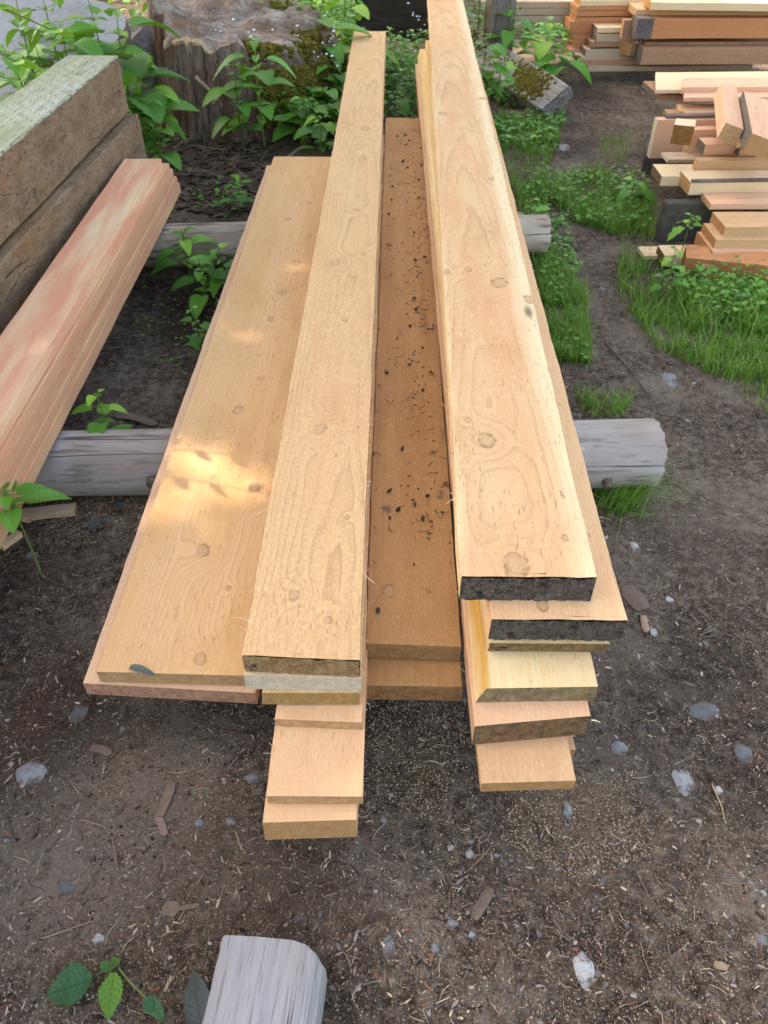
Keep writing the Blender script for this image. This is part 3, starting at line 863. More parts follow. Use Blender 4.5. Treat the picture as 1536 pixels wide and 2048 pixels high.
col = n.mix(n.ramp(c2, [(.60, 0.), (.66, .8)]), col, n.mix(b, (.34, .22, .12), (.45, .38, .30)))
col = n.mix(n.ramp(c, [(.30, .7), (.42, 0.)]), col, (.012, .009, .007))
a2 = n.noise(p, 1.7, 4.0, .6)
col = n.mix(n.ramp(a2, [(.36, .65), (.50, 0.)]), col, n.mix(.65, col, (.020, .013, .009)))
x, y, z = n.sep(p)[:3]
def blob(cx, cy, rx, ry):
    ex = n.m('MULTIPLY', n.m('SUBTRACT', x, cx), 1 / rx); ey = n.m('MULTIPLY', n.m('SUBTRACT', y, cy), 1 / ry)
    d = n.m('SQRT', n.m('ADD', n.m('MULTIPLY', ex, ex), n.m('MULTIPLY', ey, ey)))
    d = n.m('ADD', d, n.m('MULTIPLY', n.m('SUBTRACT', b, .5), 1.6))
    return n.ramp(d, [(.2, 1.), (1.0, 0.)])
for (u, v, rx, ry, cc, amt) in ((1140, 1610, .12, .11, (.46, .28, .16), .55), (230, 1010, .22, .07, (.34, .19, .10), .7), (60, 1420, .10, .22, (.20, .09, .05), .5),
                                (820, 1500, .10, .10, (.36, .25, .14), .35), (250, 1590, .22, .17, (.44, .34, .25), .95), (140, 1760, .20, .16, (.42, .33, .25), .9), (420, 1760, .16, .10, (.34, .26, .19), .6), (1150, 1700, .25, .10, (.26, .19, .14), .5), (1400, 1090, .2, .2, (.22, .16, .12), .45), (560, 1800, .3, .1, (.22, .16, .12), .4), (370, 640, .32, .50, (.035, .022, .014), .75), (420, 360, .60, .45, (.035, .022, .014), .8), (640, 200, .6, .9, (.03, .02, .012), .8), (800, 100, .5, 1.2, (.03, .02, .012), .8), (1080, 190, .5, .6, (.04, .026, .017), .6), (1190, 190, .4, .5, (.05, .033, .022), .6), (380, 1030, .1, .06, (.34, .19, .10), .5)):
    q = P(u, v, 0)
    col = n.mix(n.m('MULTIPLY', blob(q.x, q.y, rx, ry), amt), col, n.mix(c, (.08, .05, .035) if cc[0] > .1 else (.012, .008, .005), cc))  # darkest blobs: moist soil tone that also paints in shade behind log, stump, piles
n.bump(n.m('ADD', b, n.m('MULTIPLY', c, .6)), 1.0, .018)
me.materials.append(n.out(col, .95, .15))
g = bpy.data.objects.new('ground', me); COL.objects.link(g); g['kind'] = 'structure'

# ---------------------------------------------------------------- litter
rs = np.random.RandomState(4)
def px_points(n_, poly=None, box=(0, 0, 1536, 2048), bias=None):
    out = []
    if poly:
        us = [q[0] for q in poly]; vs2 = [q[1] for q in poly]; box = (min(us), min(vs2), max(us), max(vs2))
    while len(out) < n_:
        u, v = rs.uniform(box[0], box[2]), rs.uniform(box[1], box[3])
        if poly:
            ins = False; j = len(poly) - 1
            for i in range(len(poly)):
                (xi, yi), (xj, yj) = poly[i], poly[j]
                if (yi > v) != (yj > v) and u < (xj - xi) * (v - yi) / (yj - yi) + xi: ins = not ins
                j = i
            if not ins: continue
        if bias is not None and rs.rand() > bias(u, v): continue
        q = P(u, v, 0)
        out.append((q.x, q.y, float(ground_h(q.x, q.y))))
    return out


def chip(mb, p, ln, wd, th, rng, rnd, bend=0.):
    a = rng.uniform(0, math.pi); t = rng.uniform(-.25, .25)
    d = Vector((math.cos(a), math.sin(a), t)); s = Vector((-math.sin(a), math.cos(a), rng.uniform(-.3, .3)))
    c = Vector(p) + Vector((0, 0, th * .4))
    e = s * bend * ln
    V = []
    for f, ww in ((-.5, .55), (-.1, 1.), (.25, .9), (.5, .35)):
        m_ = c + d * ln * f + e * (1 - 4 * f * f)
        w2 = wd * ww * rng.uniform(.75, 1.15) / 2
        V += [m_ - s * w2, m_ + s * w2, m_ + s * w2 + Vector((0, 0, th)), m_ - s * w2 + Vector((0, 0, th))]
    F = [(3, 2, 1, 0), (12, 13, 14, 15)]
    for k in range(3):
        for i in range(4):
            j = (i + 1) % 4
            F.append((k * 4 + i, k * 4 + j, k * 4 + 4 + j, k * 4 + 4 + i))
    mb.add(V, F, 0, (0, 0, rnd))


M_chip = flat_rand('litter', [(0, (.034, .022, .015)), (.35, (.09, .058, .038)), (.6, (.19, .12, .078)), (.72, (.26, .10, .05)), (.82, (.30, .25, .22)), (1, (.58, .43, .27))], fine=300)
rng = random.Random(21)
mb = MB()
for p in px_points(9000, box=(-500, 0, 2036, 2048)): chip(mb, p, rng.uniform(.003, .016) * (1.6 if rng.random() < .06 else 1), rng.uniform(.001, .005), .0012, rng, rng.random() ** 1.1)
for p in px_points(9300, box=(-450, 600, 1986, 2148)): chip(mb, p, rng.uniform(.008, .045), rng.uniform(.0005, .0013), .001, rng, rng.random(), rng.uniform(-.25, .25))
tag(mb.build('wood_litter', M_chip), 'dark bark crumbs, chips and dead needles strewn over the soil', 'litter', kind='stuff')
M_clod = flat_rand('clod', [(0, (.022, .016, .012)), (.6, (.085, .063, .050)), (1, (.20, .16, .13))], fine=200, bump=1., rough=.98)
mb = MB()
for p in px_points(10500, box=(-450, 500, 1986, 2148)):
    r = .0015 + .004 * rng.random() ** 2.5; ca, sa = math.cos(rng.uniform(0, 6)), math.sin(rng.uniform(0, 6))
    k = [rng.uniform(.65, 1.25) for _ in range(5)]
    c = Vector(p) - Vector((0, 0, r * .2))
    V = [c + Vector((math.cos(q * 1.2566) * r * k[q], math.sin(q * 1.2566) * r * k[q] * .8, 0)) for q in range(5)] + [c + Vector((r * .3 * ca, r * .3 * sa, r * .8)), c - Vector((0, 0, r * .5))]
    mb.add(V, [(q, (q + 1) % 5, 5) for q in range(5)] + [((q + 1) % 5, q, 6) for q in range(5)], 0, (0, 0, rng.random()))
tag(mb.build('soil_crumbs', M_clod), 'small crumbs of dark soil', 'soil', kind='stuff')
# sawdust specks
M_dust = flat_rand('sawdust', [(0, (.20, .13, .08)), (.5, (.42, .29, .17)), (1, (.62, .48, .32))], fine=50, bump=0)
mb = MB()
pts = px_points(32000, box=(-350, 600, 1886, 2148)) + px_points(2500, poly=[(1040, 1560), (1250, 1540), (1330, 1700), (1150, 1760), (1000, 1680)]) + \
    px_points(1500, poly=[(735, 1400), (930, 1410), (900, 1650), (750, 1600)]) + px_points(1500, poly=[(150, 975), (330, 985), (300, 1080), (60, 1090)]) + px_points(900, poly=[(1180, 230), (1300, 230), (1290, 270), (1160, 270)])
for p in pts:
    r = rng.uniform(.0006, .0021); a = rng.uniform(0, 6.28)
    c = Vector(p) + Vector((0, 0, r))
    V = [c + Vector((math.cos(a), math.sin(a), -.3)) * r * 1.6, c + Vector((math.cos(a + 2.1), math.sin(a + 2.1), -.2)) * r, c + Vector((math.cos(a + 4.2), math.sin(a + 4.2), 0)) * r, c + Vector((0, 0, r))]
    mb.add(V, [(0, 1, 3), (1, 2, 3), (2, 0, 3)], 0, (0, 0, rng.random()))
tag(mb.build('sawdust', M_dust), 'fine pale sawdust flecks scattered on the soil', 'sawdust', kind='stuff')


# stones
def ico(sub=2):
    import bmesh
    bm = bmesh.new(); bmesh.ops.create_icosphere(bm, subdivisions=sub, radius=1)
    v_ = [v.co.copy() for v in bm.verts]; f_ = [tuple(v.index for v in f.verts) for f in bm.faces]
    bm.free(); return v_, f_
IV1, IF1 = ico(1); IV3, IF3 = ico(3)
M_peb = flat_rand('pebble', [(0, (.07, .062, .055)), (.5, (.17, .155, .14)), (.8, (.32, .305, .28)), (.9, (.20, .12, .08)), (1, (.45, .42, .38))], fine=180, bump=.3, rough=.75)
mb = MB()
for p in px_points(3300, box=(-450, 600, 1986, 2148)):
    r = .0015 + .006 * rng.random() ** 5; s = (rng.uniform(.8, 1.5), rng.uniform(.6, 1.1), rng.uniform(.35, .6)); M3 = Matrix.Rotation(rng.uniform(0, 6), 3, 'Z')
    mb.add([Vector(p) - Vector((0, 0, r * .12)) + M3 @ Vector((v.x * s[0], v.y * s[1], v.z * s[2])) * r * rng.uniform(.8, 1.15) for v in IV1], IF1, 0, (0, 0, rng.random()))
tag(mb.build('gravel', M_peb, smooth=False), 'small grey gravel bedded in the soil', 'gravel', kind='stuff')

n = NB('stone'); p = n.tc.outputs['Object']
c = n.ramp(n.attr('rnd'), [(0, (.10, .10, .10)), (.6, (.24, .235, .235)), (1, (.48, .46, .43))])
f1 = n.noise(p, 60.0, 4.0, .7); f2 = n.noise(n.tc.outputs['Object'], 26.0, 5.0, .7)
c = n.mix(n.ramp(f1, [(.3, .5), (.6, 0.)]), c, n.mix(.5, c, (.03, .028, .025)))
c = n.mix(n.ramp(f2, [(.46, 0.), (.60, .9)]), c, (.085, .06, .043))
n.bump(f1, 1.0, .004)
M_stone = n.out(c, .9, .2)
stones = [(62, 1545, 36, 24, .7, 'large pale flat stone sunk in the soil at the left edge'), (155, 1426, 20, 18, .1, 'dark blue grey stone below the wide boards at the left'),
          (1368, 1560, 24, 32, .7, 'tall pale oval stone right of the right narrow stack'), (1412, 1420, 42, 22, .15, 'broad dark grey stone near the right edge'),
          (1240, 1494, 20, 16, .5, 'round grey stone beside the near end of the right narrow stack'), (1488, 1506, 20, 20, .2, 'purplish grey stone by the right edge, below the broad dark one'),
          (1172, 1940, 24, 42, .95, 'whitest elongated stone in the lower right foreground'), (1340, 755, 17, 17, .6, 'upright grey stone on the path below the grass'),
          (1155, 683, 14, 8, .7, 'flat pale stone on the path near the grass edge'), (905, 1844, 15, 9, .5, 'bluish flat stone above centre of the lower right foreground'),
          (940, 1706, 13, 13, .8, 'pale blue round pebble below the gap between the stacks'), (943, 1866, 10, 8, .75, 'small blue pebble beside the bluish flat stone'),
          (868, 1897, 10, 12, .5, 'small slanted grey pebble left in the lower right foreground'), (775, 1894, 12, 22, .3, 'grey elongated stone just right of the weathered offcut'),
          (460, 1940 - 300, 9, 9, .5, 'small round pebble left of the bottom board ends'), (395, 1643, 11, 10, .5, 'round blue grey pebble left of the bottom board end'),
          (125, 1770, 26, 16, .15, 'dull stone buried in the dusty patch at lower left'), (193, 1873, 14, 11, .8, 'white pebble above the broad leaved weed'),
          (503, 1553, 15, 12, .4, 'grey pebble between the wide boards and the bottom left'), (1270, 1092, 9, 11, .9, 'small white pebble right of the boards below the grass tuft'),
          (1340, 1195, 10, 7, .9, 'flat white pebble right of the second dark board end'), (1310, 1262, 9, 11, .95, 'white angular chip of stone near the dark board ends'),
          (1438, 1580, 9, 9, .9, 'tiny white pebble near the right edge'), (768, 1640 + 3, 9, 10, .5, 'blue pebble right of the bottom left stack'),
          (1137, 1620, 12, 20, .7, 'long grey stone in the sawdust under the right narrow stack'), (60, 1106, 18, 8, .6, 'flat grey stone left of the wide boards'),
          (1530, 1880, 12, 18, .4, 'rounded brown grey stone cut by the right edge'), (190, 1048, 16, 14, .2, 'dark grey stone near the left plank scrap'),
          (1127, 296, 14, 7, .6, 'flat stone in the grass by the mossy beam'), (1205, 580, 8, 7, .2, 'dark pebble on the path middle')]
for i, (u, v, a, b, c, lab) in enumerate(stones):
    p = P(u, v, 0.004); zc = (p - cam.location).dot(FV)
    rx = a * zc / FPX; ry = b * zc / FPX / max(.3, -ray(u, v).normalized().z)
    mb = MB(); sd = i * 3.3
    V = []
    for q in IV3:
        k = 1 + .22 * (float(vnoise(q.x * 2 + sd, q.y * 2 + q.z, 5)) - .5) + .10 * (float(vnoise(q.x * 5 + sd, q.y * 5 - q.z * 3, 6)) - .5)
        V.append(Vector((q.x * rx, q.y * ry, q.z * min(rx, ry) * .55)) * k)
    mb.add(V, IF3, 0, (0, 0, c))
    o = mb.build('stone', M_stone, smooth=True); o.location = (p.x, p.y, float(ground_h(p.x, p.y)) + min(rx, ry) * -.30)
    tag(o, lab, 'stone', 'stones bedded in the soil')


# single twigs and bark pieces
def tube(mb, pts, r0, r1, rnd=.5, K=6):
    V = []
    for i, q in enumerate(pts):
        q = Vector(q)
        d = (Vector(pts[min(i + 1, len(pts) - 1)]) - Vector(pts[max(i - 1, 0)])).normalized()
        t1 = d.orthogonal().normalized() if abs(d.z) < .95 else Vector((1, 0, 0)); t2 = d.cross(t1)
        r = r0 + (r1 - r0) * i / (len(pts) - 1)
        for k in range(K):
            a = 2 * math.pi * k / K
            V.append(q + (t1 * math.cos(a) + t2 * math.sin(a)) * r)
    F = [(i * K + k, i * K + (k + 1) % K, i * K + K + (k + 1) % K, i * K + K + k) for i in range(len(pts) - 1) for k in range(K)]
    F += [tuple(range(K - 1, -1, -1)), tuple(range((len(pts) - 1) * K, len(pts) * K))]
    mb.add(V, F, 0, (0, 0, rnd))


M_twig = flat_rand('twig', [(0, (.07, .05, .04)), (.5, (.16, .12, .10)), (1, (.40, .30, .17))], fine=200)
twigs = [([(1272, 1736), (1300, 1790), (1345, 1858)], 4, .4, 'straight purplish grey stick in the lower right foreground'),
         ([(1172, 1825), (1208, 1870), (1213, 1930), (1210, 2000)], 2, .5, 'long curved brown stem in the lower right foreground'),
         ([(1424, 1568), (1440, 1605), (1453, 1648)], 4, .95, 'tan split sliver near the right edge'),
         ([(985, 1690), (960, 1718), (930, 1746)], 2, .9, 'curved pale twig under the gap between stacks'),
         ([(160, 1638), (205, 1650), (222, 1672), (235, 1740)], 3, .8, 'bent dry twig on the dusty patch at lower left'),
         ([(82, 1876), (130, 1858), (185, 1840)], 4, .75, 'pale flattened stick above the broad leaved weed'),
         ([(920, 1560), (950, 1590), (990, 1630)], 2, .2, 'thin dark twig below the right stack end'),
         ([(728, 1580), (760, 1605), (800, 1640)], 3, .2, 'dark twig right of the bottom left board ends'),
         ([(1210, 685), (1260, 745), (1318, 815)], 3, .3, 'thin reddish root crossing the path by the grass'),
         ([(1105, 1835), (1125, 1860), (1148, 1878)], 4, .55, 'short grey brown stick at lower right'),
         ([(1283, 1880), (1290, 1915), (1305, 1955)], 3, .6, 'short pale twig near the long curved stem'),
         ([(470, 1660), (480, 1690), (495, 1712)], 3, .85, 'short forked straw below left'),
         ([(105, 1075), (150, 1040), (180, 1000), (183, 985)], 4, .35, 'purple stalk bent beside the near log'),
         ([(620, 300), (560, 345), (500, 372)], 7, .95, 'yellow green dead stem behind the wide board'),
         ([(400, 145), (440, 190), (475, 262)], 9, .95, 'leaning broken pale stem in front of the stump'),
         ([(1330, 1540), (1360, 1500), (1345, 1480)], 2, .3, 'thin dark rootlet by the oval stone')]
for (px, wpx, c, lab) in twigs:
    mb = MB(); pts = []
    zz = .006 if 'leaning' not in lab else None
    for k, (u, v) in enumerate(px):
        q = P(u, v, .006) if zz else P(475, 262, .1) + Vector(((u - 475) * .0024, 0, (262 - v) * .0022))
        if zz: q.z = float(ground_h(q.x, q.y)) + .005
        pts.append(q)
    # smooth subdivision
    fine = []
    for k in range(len(pts) - 1):
        for s in range(4):
            q = pts[k].lerp(pts[k + 1], s / 4); q.x += rng.uniform(-.001, .001); fine.append(q)
    fine.append(pts[-1])
    zc = (pts[0] - cam.location).dot(FV); r = wpx * zc / FPX / 2
    base = fine[0].copy(); fine = [q - base for q in fine]
    tube(mb, fine, r, r * .6, c)
    o = mb.build('twig', M_twig, smooth=True); o.location = base
    tag(o, lab, 'twig', 'single twigs on the ground')

M_bark = flat_rand('bark_bits', [(0, (.08, .052, .038)), (.5, (.20, .135, .095)), (.8, (.26, .17, .13)), (1, (.55, .37, .20))], fine=90, bump=1.)
barks = [(332, 1598, 20, 62, 8, .55, 'long brown bark flake lying left of the bottom boards'), (322, 1647, 16, 44, -30, .75, 'rounded pinkish bark piece below the long bark flake'),
         (340, 1815, 34, 24, 10, .45, 'grey square bark chip in the lower left foreground'), (375, 1812, 10, 40, 80, .4, 'thin grey sliver of bark'),
         (965, 1806, 22, 60, 35, .35, 'frayed grey brown bark strip in the lower right foreground'), (1443, 1930, 26, 12, 10, .85, 'pale wood chip at lower right'),
         (202, 1500, 50, 14, 15, .5, 'flat grey sliver under the wide boards'), (1270, 1195, 40, 56, -20, .3, 'curled dark bark by the right board ends'),
         (1290, 1245, 14, 36, 5, .85, 'small red brown bark chip by the dark board ends'), (270, 840, 100, 16, 18, .4, 'long weathered bark strip behind the near log')]
for (u, v, a, b, rot, c, lab) in barks:
    p = P(u, v, .005); zc = (p - cam.location).dot(FV)
    W_, L_ = a * zc / FPX, b * zc / FPX / .85
    mb = MB(); nxx, nyy = 6, 10; V = []
    for j in range(nyy + 1):
        for i in range(nxx + 1):
            fx, fy = i / nxx - .5, j / nyy - .5
            e = 1 - .35 * (2 * abs(fy)) ** 3
            V.append((fx * W_ * e * rng.uniform(.93, 1.07), fy * L_ * rng.uniform(.97, 1.03), .004 + .25 * W_ * (.25 - fx * fx) + rng.uniform(0, .001)))
    nb = len(V); V += [(x_, y_, z_ - .004) for (x_, y_, z_) in V]
    F = []
    for j in range(nyy):
        for i in range(nxx):
            q = j * (nxx + 1) + i
            F += [(q, q + 1, q + nxx + 2, q + nxx + 1), (nb + q, nb + q + nxx + 1, nb + q + nxx + 2, nb + q + 1)]
    for j in range(nyy):
        for q0, q1 in ((j * (nxx + 1), (j + 1) * (nxx + 1)), ((j + 1) * (nxx + 1) + nxx, j * (nxx + 1) + nxx)):
            F.append((q0, q1, nb + q1, nb + q0))
    for i in range(nxx):
        F += [(i + 1, i, nb + i, nb + i + 1), (nyy * (nxx + 1) + i, nyy * (nxx + 1) + i + 1, nb + nyy * (nxx + 1) + i + 1, nb + nyy * (nxx + 1) + i)]
    mb.add(V, F, 0, (0, 0, c))
    o = mb.build('bark_piece', M_bark); o.location = (p.x, p.y, float(ground_h(p.x, p.y)) + .001); o.rotation_euler = (0, 0, -R_(rot))
    tag(o, lab, 'bark', 'loose bark and chips on the ground')

# plank scraps near the left of the near log
for (u, v, w_, L, yaw, zt, mt, lab) in ((150, 1013, .035, .17, 100, .022, greyb, 'flat brown plank scrap in front of the near log at the left'),
                                        (62, 1030, .03, .14, 78, .02, yel, 'yellow plank scrap under the green leaf at the left edge'),
                                        (38, 1062, .02, .06, 150, .016, yel, 'small split chip at the left edge, below the yellow scrap')):
    mb = MB(); board_mesh(mb, w_, .016, L, seed=u, seg=.02, jit=.002)
    o = mb.build('offcut', [mt, M_end_fresh]); p = P(u, v, zt); place(o, (0, 0, .016), p, R_(yaw)); tag(o, lab, 'offcut', 'small offcuts at the left')

# rotten tan lump against the near log
mb = MB(); V = []
for q in IV3:
    k = 1 + .7 * (float(vnoise(q.x * 2.2 + 4, q.y * 2.2 + q.z * 2, 15)) - .5) + .35 * (float(vnoise(q.x * 6, q.y * 6 - q.z * 5, 16)) - .5)
    V.append(Vector((q.x * .040, q.y * .02, q.z * .030)) * k)
mb.add(V, IF3, 0, (0, 0, .9))
o = mb.build('wood_lump', flat_rand('lump', [(0, (.2, .13, .08)), (1, (.50, .34, .20))], fine=60, bump=1.)); o.location = P(185, 972, .03)
tag(o, 'crumbly tan lump of rotten wood leaning on the near log', 'wood lump')

# needles and crumbs on the low middle board
mb = MB(); yC = bC1.rotation_euler.z; Rc = Matrix.Rotation(yC, 3, 'Z')
for i in range(470):
    y_ = rng.uniform(.1, 1) ** 1.2 * LC * .95; x_ = rng.choice((rng.uniform(-.5, .5), rng.uniform(.2, .5), rng.gauss(.1, .15))) * wC1 * .96
    x_ = max(-wC1 * .48, min(wC1 * .48, x_))
    if float(vnoise(x_ * 14, y_ * 5, 51)) < .42 and rng.random() < .7: continue
    p = bC1.location + Rc @ Vector((x_, y_, .043))
    if rng.random() < .42: chip(mb, p, rng.uniform(.006, .026), rng.uniform(.0006, .0014), .001, rng, rng.choice((.05, .3, .5, .68)), rng.uniform(-.3, .3))
    else: chip(mb, p, rng.uniform(.002, .008), rng.uniform(.0015, .005), .0015, rng, rng.choice((.0, .1, .3, .45, .6, .72)))
for i in range(34):
    y_ = rng.uniform(.05, LC); x_ = rng.uniform(-.45, .48) * wC1
    chip(mb, bC1.location + Rc @ Vector((x_, y_, .043)), rng.uniform(.006, .013), rng.uniform(.005, .009), .004, rng, rng.uniform(0, .3))
tag(mb.build('conifer_litter', M_chip), 'dark needles and bark crumbs lying on the low middle board', 'litter', kind='stuff')

# ---------------------------------------------------------------- leaves
def leaf(mb, p, d, up, ln, wd, rng, rnd, n_=12, serr=.13, droop=.35, fold=.18, shape='nettle'):
    d = Vector(d).normalized(); up = Vector(up)
    s = d.cross(up)
    if s.length < 1e-3: s = Vector((1, 0, 0))
    s.normalize(); up = s.cross(d).normalized()
    V, A = [], []
    tw = rng.uniform(-.25, .25)
    for i in range(n_ + 1):
        f = i / n_
        if shape == 'nettle': g = (f ** .42) * ((1 - f) ** .75) * 1.75
        elif shape == 'round': g = math.sin(math.pi * min(1, f ** .85)) ** .6
        elif shape == 'lobed': g = (math.sin(math.pi * f) ** .7) * (.62 + .38 * abs(math.sin(f * 9.4)))
        else: g = math.sin(math.pi * f ** .8) ** .9
        if serr and 0 < i < n_: g *= 1 + (serr if i % 2 else -serr)
        c = Vector(p) + d * ln * f - up * 0 + Vector((0, 0, -1)) * droop * ln * f * f
        w2 = wd * g / 2
        back = d * (-ln * .03 if (i % 2 and serr) else 0)
        wv = s * math.cos(tw * f) + up * math.sin(tw * f)
        V += [c - wv * w2 + up * w2 * fold * 2 + back, c, c + wv * w2 + up * w2 * fold * 2 + back]
        A += [(-1., f, rnd), (0., f, rnd), (1., f, rnd)]
    F = []
    for i in range(n_):
        a = i * 3
        F += [(a, a + 1, a + 4, a + 3), (a + 1, a + 2, a + 5, a + 4)]
    mb.add(V, F, 0, A)


M_net = leafmat('nettle_leaf', (.032, .14, .018), (.12, .34, .032), (.28, .47, .045))
M_herb = leafmat('herb_leaf', (.045, .16, .018), (.14, .36, .035), (.26, .46, .05), vein=.2)
M_dock = leafmat('weed_leaf', (.028, .11, .045), (.05, .15, .05), (.12, .26, .02), vein=.5)
M_stem = flat_rand('stem', [(0, (.05, .09, .02)), (1, (.18, .20, .06))], fine=80)
M_pet = flat_rand('petal', [(0, (.75, .78, .85)), (.92, (.80, .82, .85)), (1, (.45, .10, .40))], fine=10, bump=0)


def nettle(label, base, top, ll, pairs, seed, group='nettles around the stump and timbers', start=.3, mat=None, name='nettle', cat='nettle', shape='nettle'):
    rng = random.Random(seed)
    base, top = Vector(base), Vector(top)
    root = bpy.data.objects.new(name, None); COL.objects.link(root); root.location = base
    tag(root, label, cat, group)
    mb, ms = MB(), MB()
    ll *= 1.3; pairs += 2
    v = top - base; side = Vector((rng.uniform(-1, 1), rng.uniform(-1, 1), 0)) * .04 * v.length
    path = [v * f + side * math.sin(f * 3.1) for f in [i / 10 for i in range(11)]]
    tube(ms, path, .0035 * (ll / .09), .0015, rng.random())
    a0 = rng.uniform(0, 3)
    for i in range(pairs):
        f = start + (1 - start) * i / max(1, pairs - 1)
        q = v * f + side * math.sin(f * 3.1)
        a = a0 + i * 1.57 + rng.uniform(-.3, .3)
        sc = (1.0 if f < .75 else 1.0 - (f - .75) * 2.2) * rng.uniform(.8, 1.15)
        for sg in (0, math.pi):
            d = Vector((math.cos(a + sg), math.sin(a + sg), rng.uniform(-.1, .35)))
            st = q + d.normalized() * ll * .35 * sc
            tube(ms, [q, q.lerp(st, .5) + Vector((0, 0, .004)), st], .0013, .0009, .6, K=4)
            lz = rng.uniform(.7, 1.15); leaf(mb, st, d, (0, 0, 1), ll * sc * lz, ll * .84 * sc * lz * rng.uniform(.85, 1.1), rng, min(1, max(0, rng.gauss(.5, .28) + (f - .6) * .3)), n_=22, serr=.15, droop=rng.uniform(.1, .7), shape=shape)
            leaf(mb, q, Vector((d.y, -d.x, .3)), (0, 0, 1), ll * sc * .42, ll * .3 * sc, rng, min(1, max(0, rng.gauss(.65, .2))), n_=10, serr=.12, droop=.3, shape=shape)
    mb.build('foliage', mat or M_net, root, smooth=True)
    ms.build('stem', M_stem, root, smooth=True)
    return root


def npx(label, u, v, depth, ll, pairs, seed, lean=(0, 0), gz=.05, **kw):
    t = D(u, v, depth)
    return nettle(label, (t.x + lean[0], t.y + lean[1], gz), t, ll, pairs, seed, **kw)


npx('tall nettle rising before the pale slab, second from the left edge', 120, 45, 3.1, .19, 5, 1, gz=.05)
npx('nettle at the very left edge with leaves hanging over the slitted timber', 18, 110, 2.85, .19, 4, 2)
npx('big leaved nettle at the top left corner', 30, -10, 3.3, .19, 4, 3)
npx('nettle between the pale slab and the stump, leaf tips touching the grey wood', 232, 20, 3.4, .19, 4, 4)
npx('nettle at the top edge above the pale slab', 170, -25, 3.4, .19, 3, 5)
npx('short nettle squeezed between timbers and stump', 215, 120, 3.5, .11, 3, 6)
npx('nettle growing up the front of the stump with one broad leaf', 510, 85, 3.65, .15, 4, 7)
npx('nettle right of the stump with dark hanging leaves', 640, 10, 4.2, .16, 4, 8)
npx('nettle behind the left narrow stack, top of the frame', 690, -10, 4.6, .16, 4, 9)
npx('nettle low beside the mossy flank of the stump', 610, 200, 3.9, .13, 3, 10)
npx('bushy nettle in the gap between the two narrow stacks, far end', 810, 140, 4.3, .10, 3, 11)
npx('second small nettle in the gap between the narrow stacks', 790, 185, 4.2, .09, 3, 12)
npx('nettle standing left of the mossy beam, close to the right stack', 975, 70, 4.3, .10, 4, 13)
npx('tall nettle behind the mossy beam', 1030, 20, 4.8, .13, 4, 14)
npx('nettle shoot in front of the mossy beam with two dark leaves', 1000, 110, 4.4, .10, 3, 15)
npx('heart leaved shoot before the dark hollow by the orange pile', 1100, 45, 5.0, .13, 3, 16)
npx('low heart leaved plant at the foot of the orange pile', 1125, 110, 5.0, .12, 2, 17)
npx('pale green nettle sprouting over the far log', 365, 462, 2.85, .085, 3, 18, gz=0.02)
npx('low nettle hanging below the far log', 398, 520, 2.75, .075, 2, 19, gz=0.0)
npx('nettle leaves near the wide board, right of the far log end', 438, 500, 2.8, .07, 2, 20, gz=0.0)
npx('young bramble behind the near log at left', 195, 790, 2.0, .06, 3, 21, gz=0.0, group='small weeds by the logs', cat='bramble', name='bramble')
npx('tiny nettle seedling next to the wide board edge', 385, 620, 2.45, .045, 2, 22, gz=0.0, group='small weeds by the logs')
npx('small bright shoot between stump and wide board', 470, 350, 3.3, .06, 2, 23, gz=.03, group='small weeds by the logs')
npx('weed beside the slitted timber end with purple flower', 262, 215, 3.4, .07, 4, 24, mat=M_herb, name='weed', cat='weed', group='small weeds by the logs', shape='lobed')
npx('single broad green leaf plant at the left edge under the pink boards', 10, 985, 1.68, .075, 2, 25, gz=0.0, start=.8, mat=M_herb, name='weed', cat='weed', group='small weeds by the logs')
npx('light green weed by the right stack, beside the squat block', 1062, 400, 3.1, .05, 4, 26, gz=0.0, mat=M_herb, name='weed', cat='weed', group='small weeds by the logs', shape='lobed')
npx('buttercup leaved weed climbing over the red brown board end', 1352, 500, 2.75, .045, 4, 27, gz=0.0, mat=M_herb, name='weed', cat='weed', group='small weeds by the logs', shape='lobed')
npx('buttercup leaved weed before the mossy dark block', 1385, 432, 2.95, .05, 2, 28, gz=0.0, mat=M_herb, name='weed', cat='weed', group='small weeds by the logs', shape='lobed', start=.8)
npx('broad leaved weed in the grass left of the overhanging slab', 1268, 365, 3.5, .09, 2, 29, gz=0.0, mat=M_herb, name='weed', cat='weed', group='small weeds by the logs')

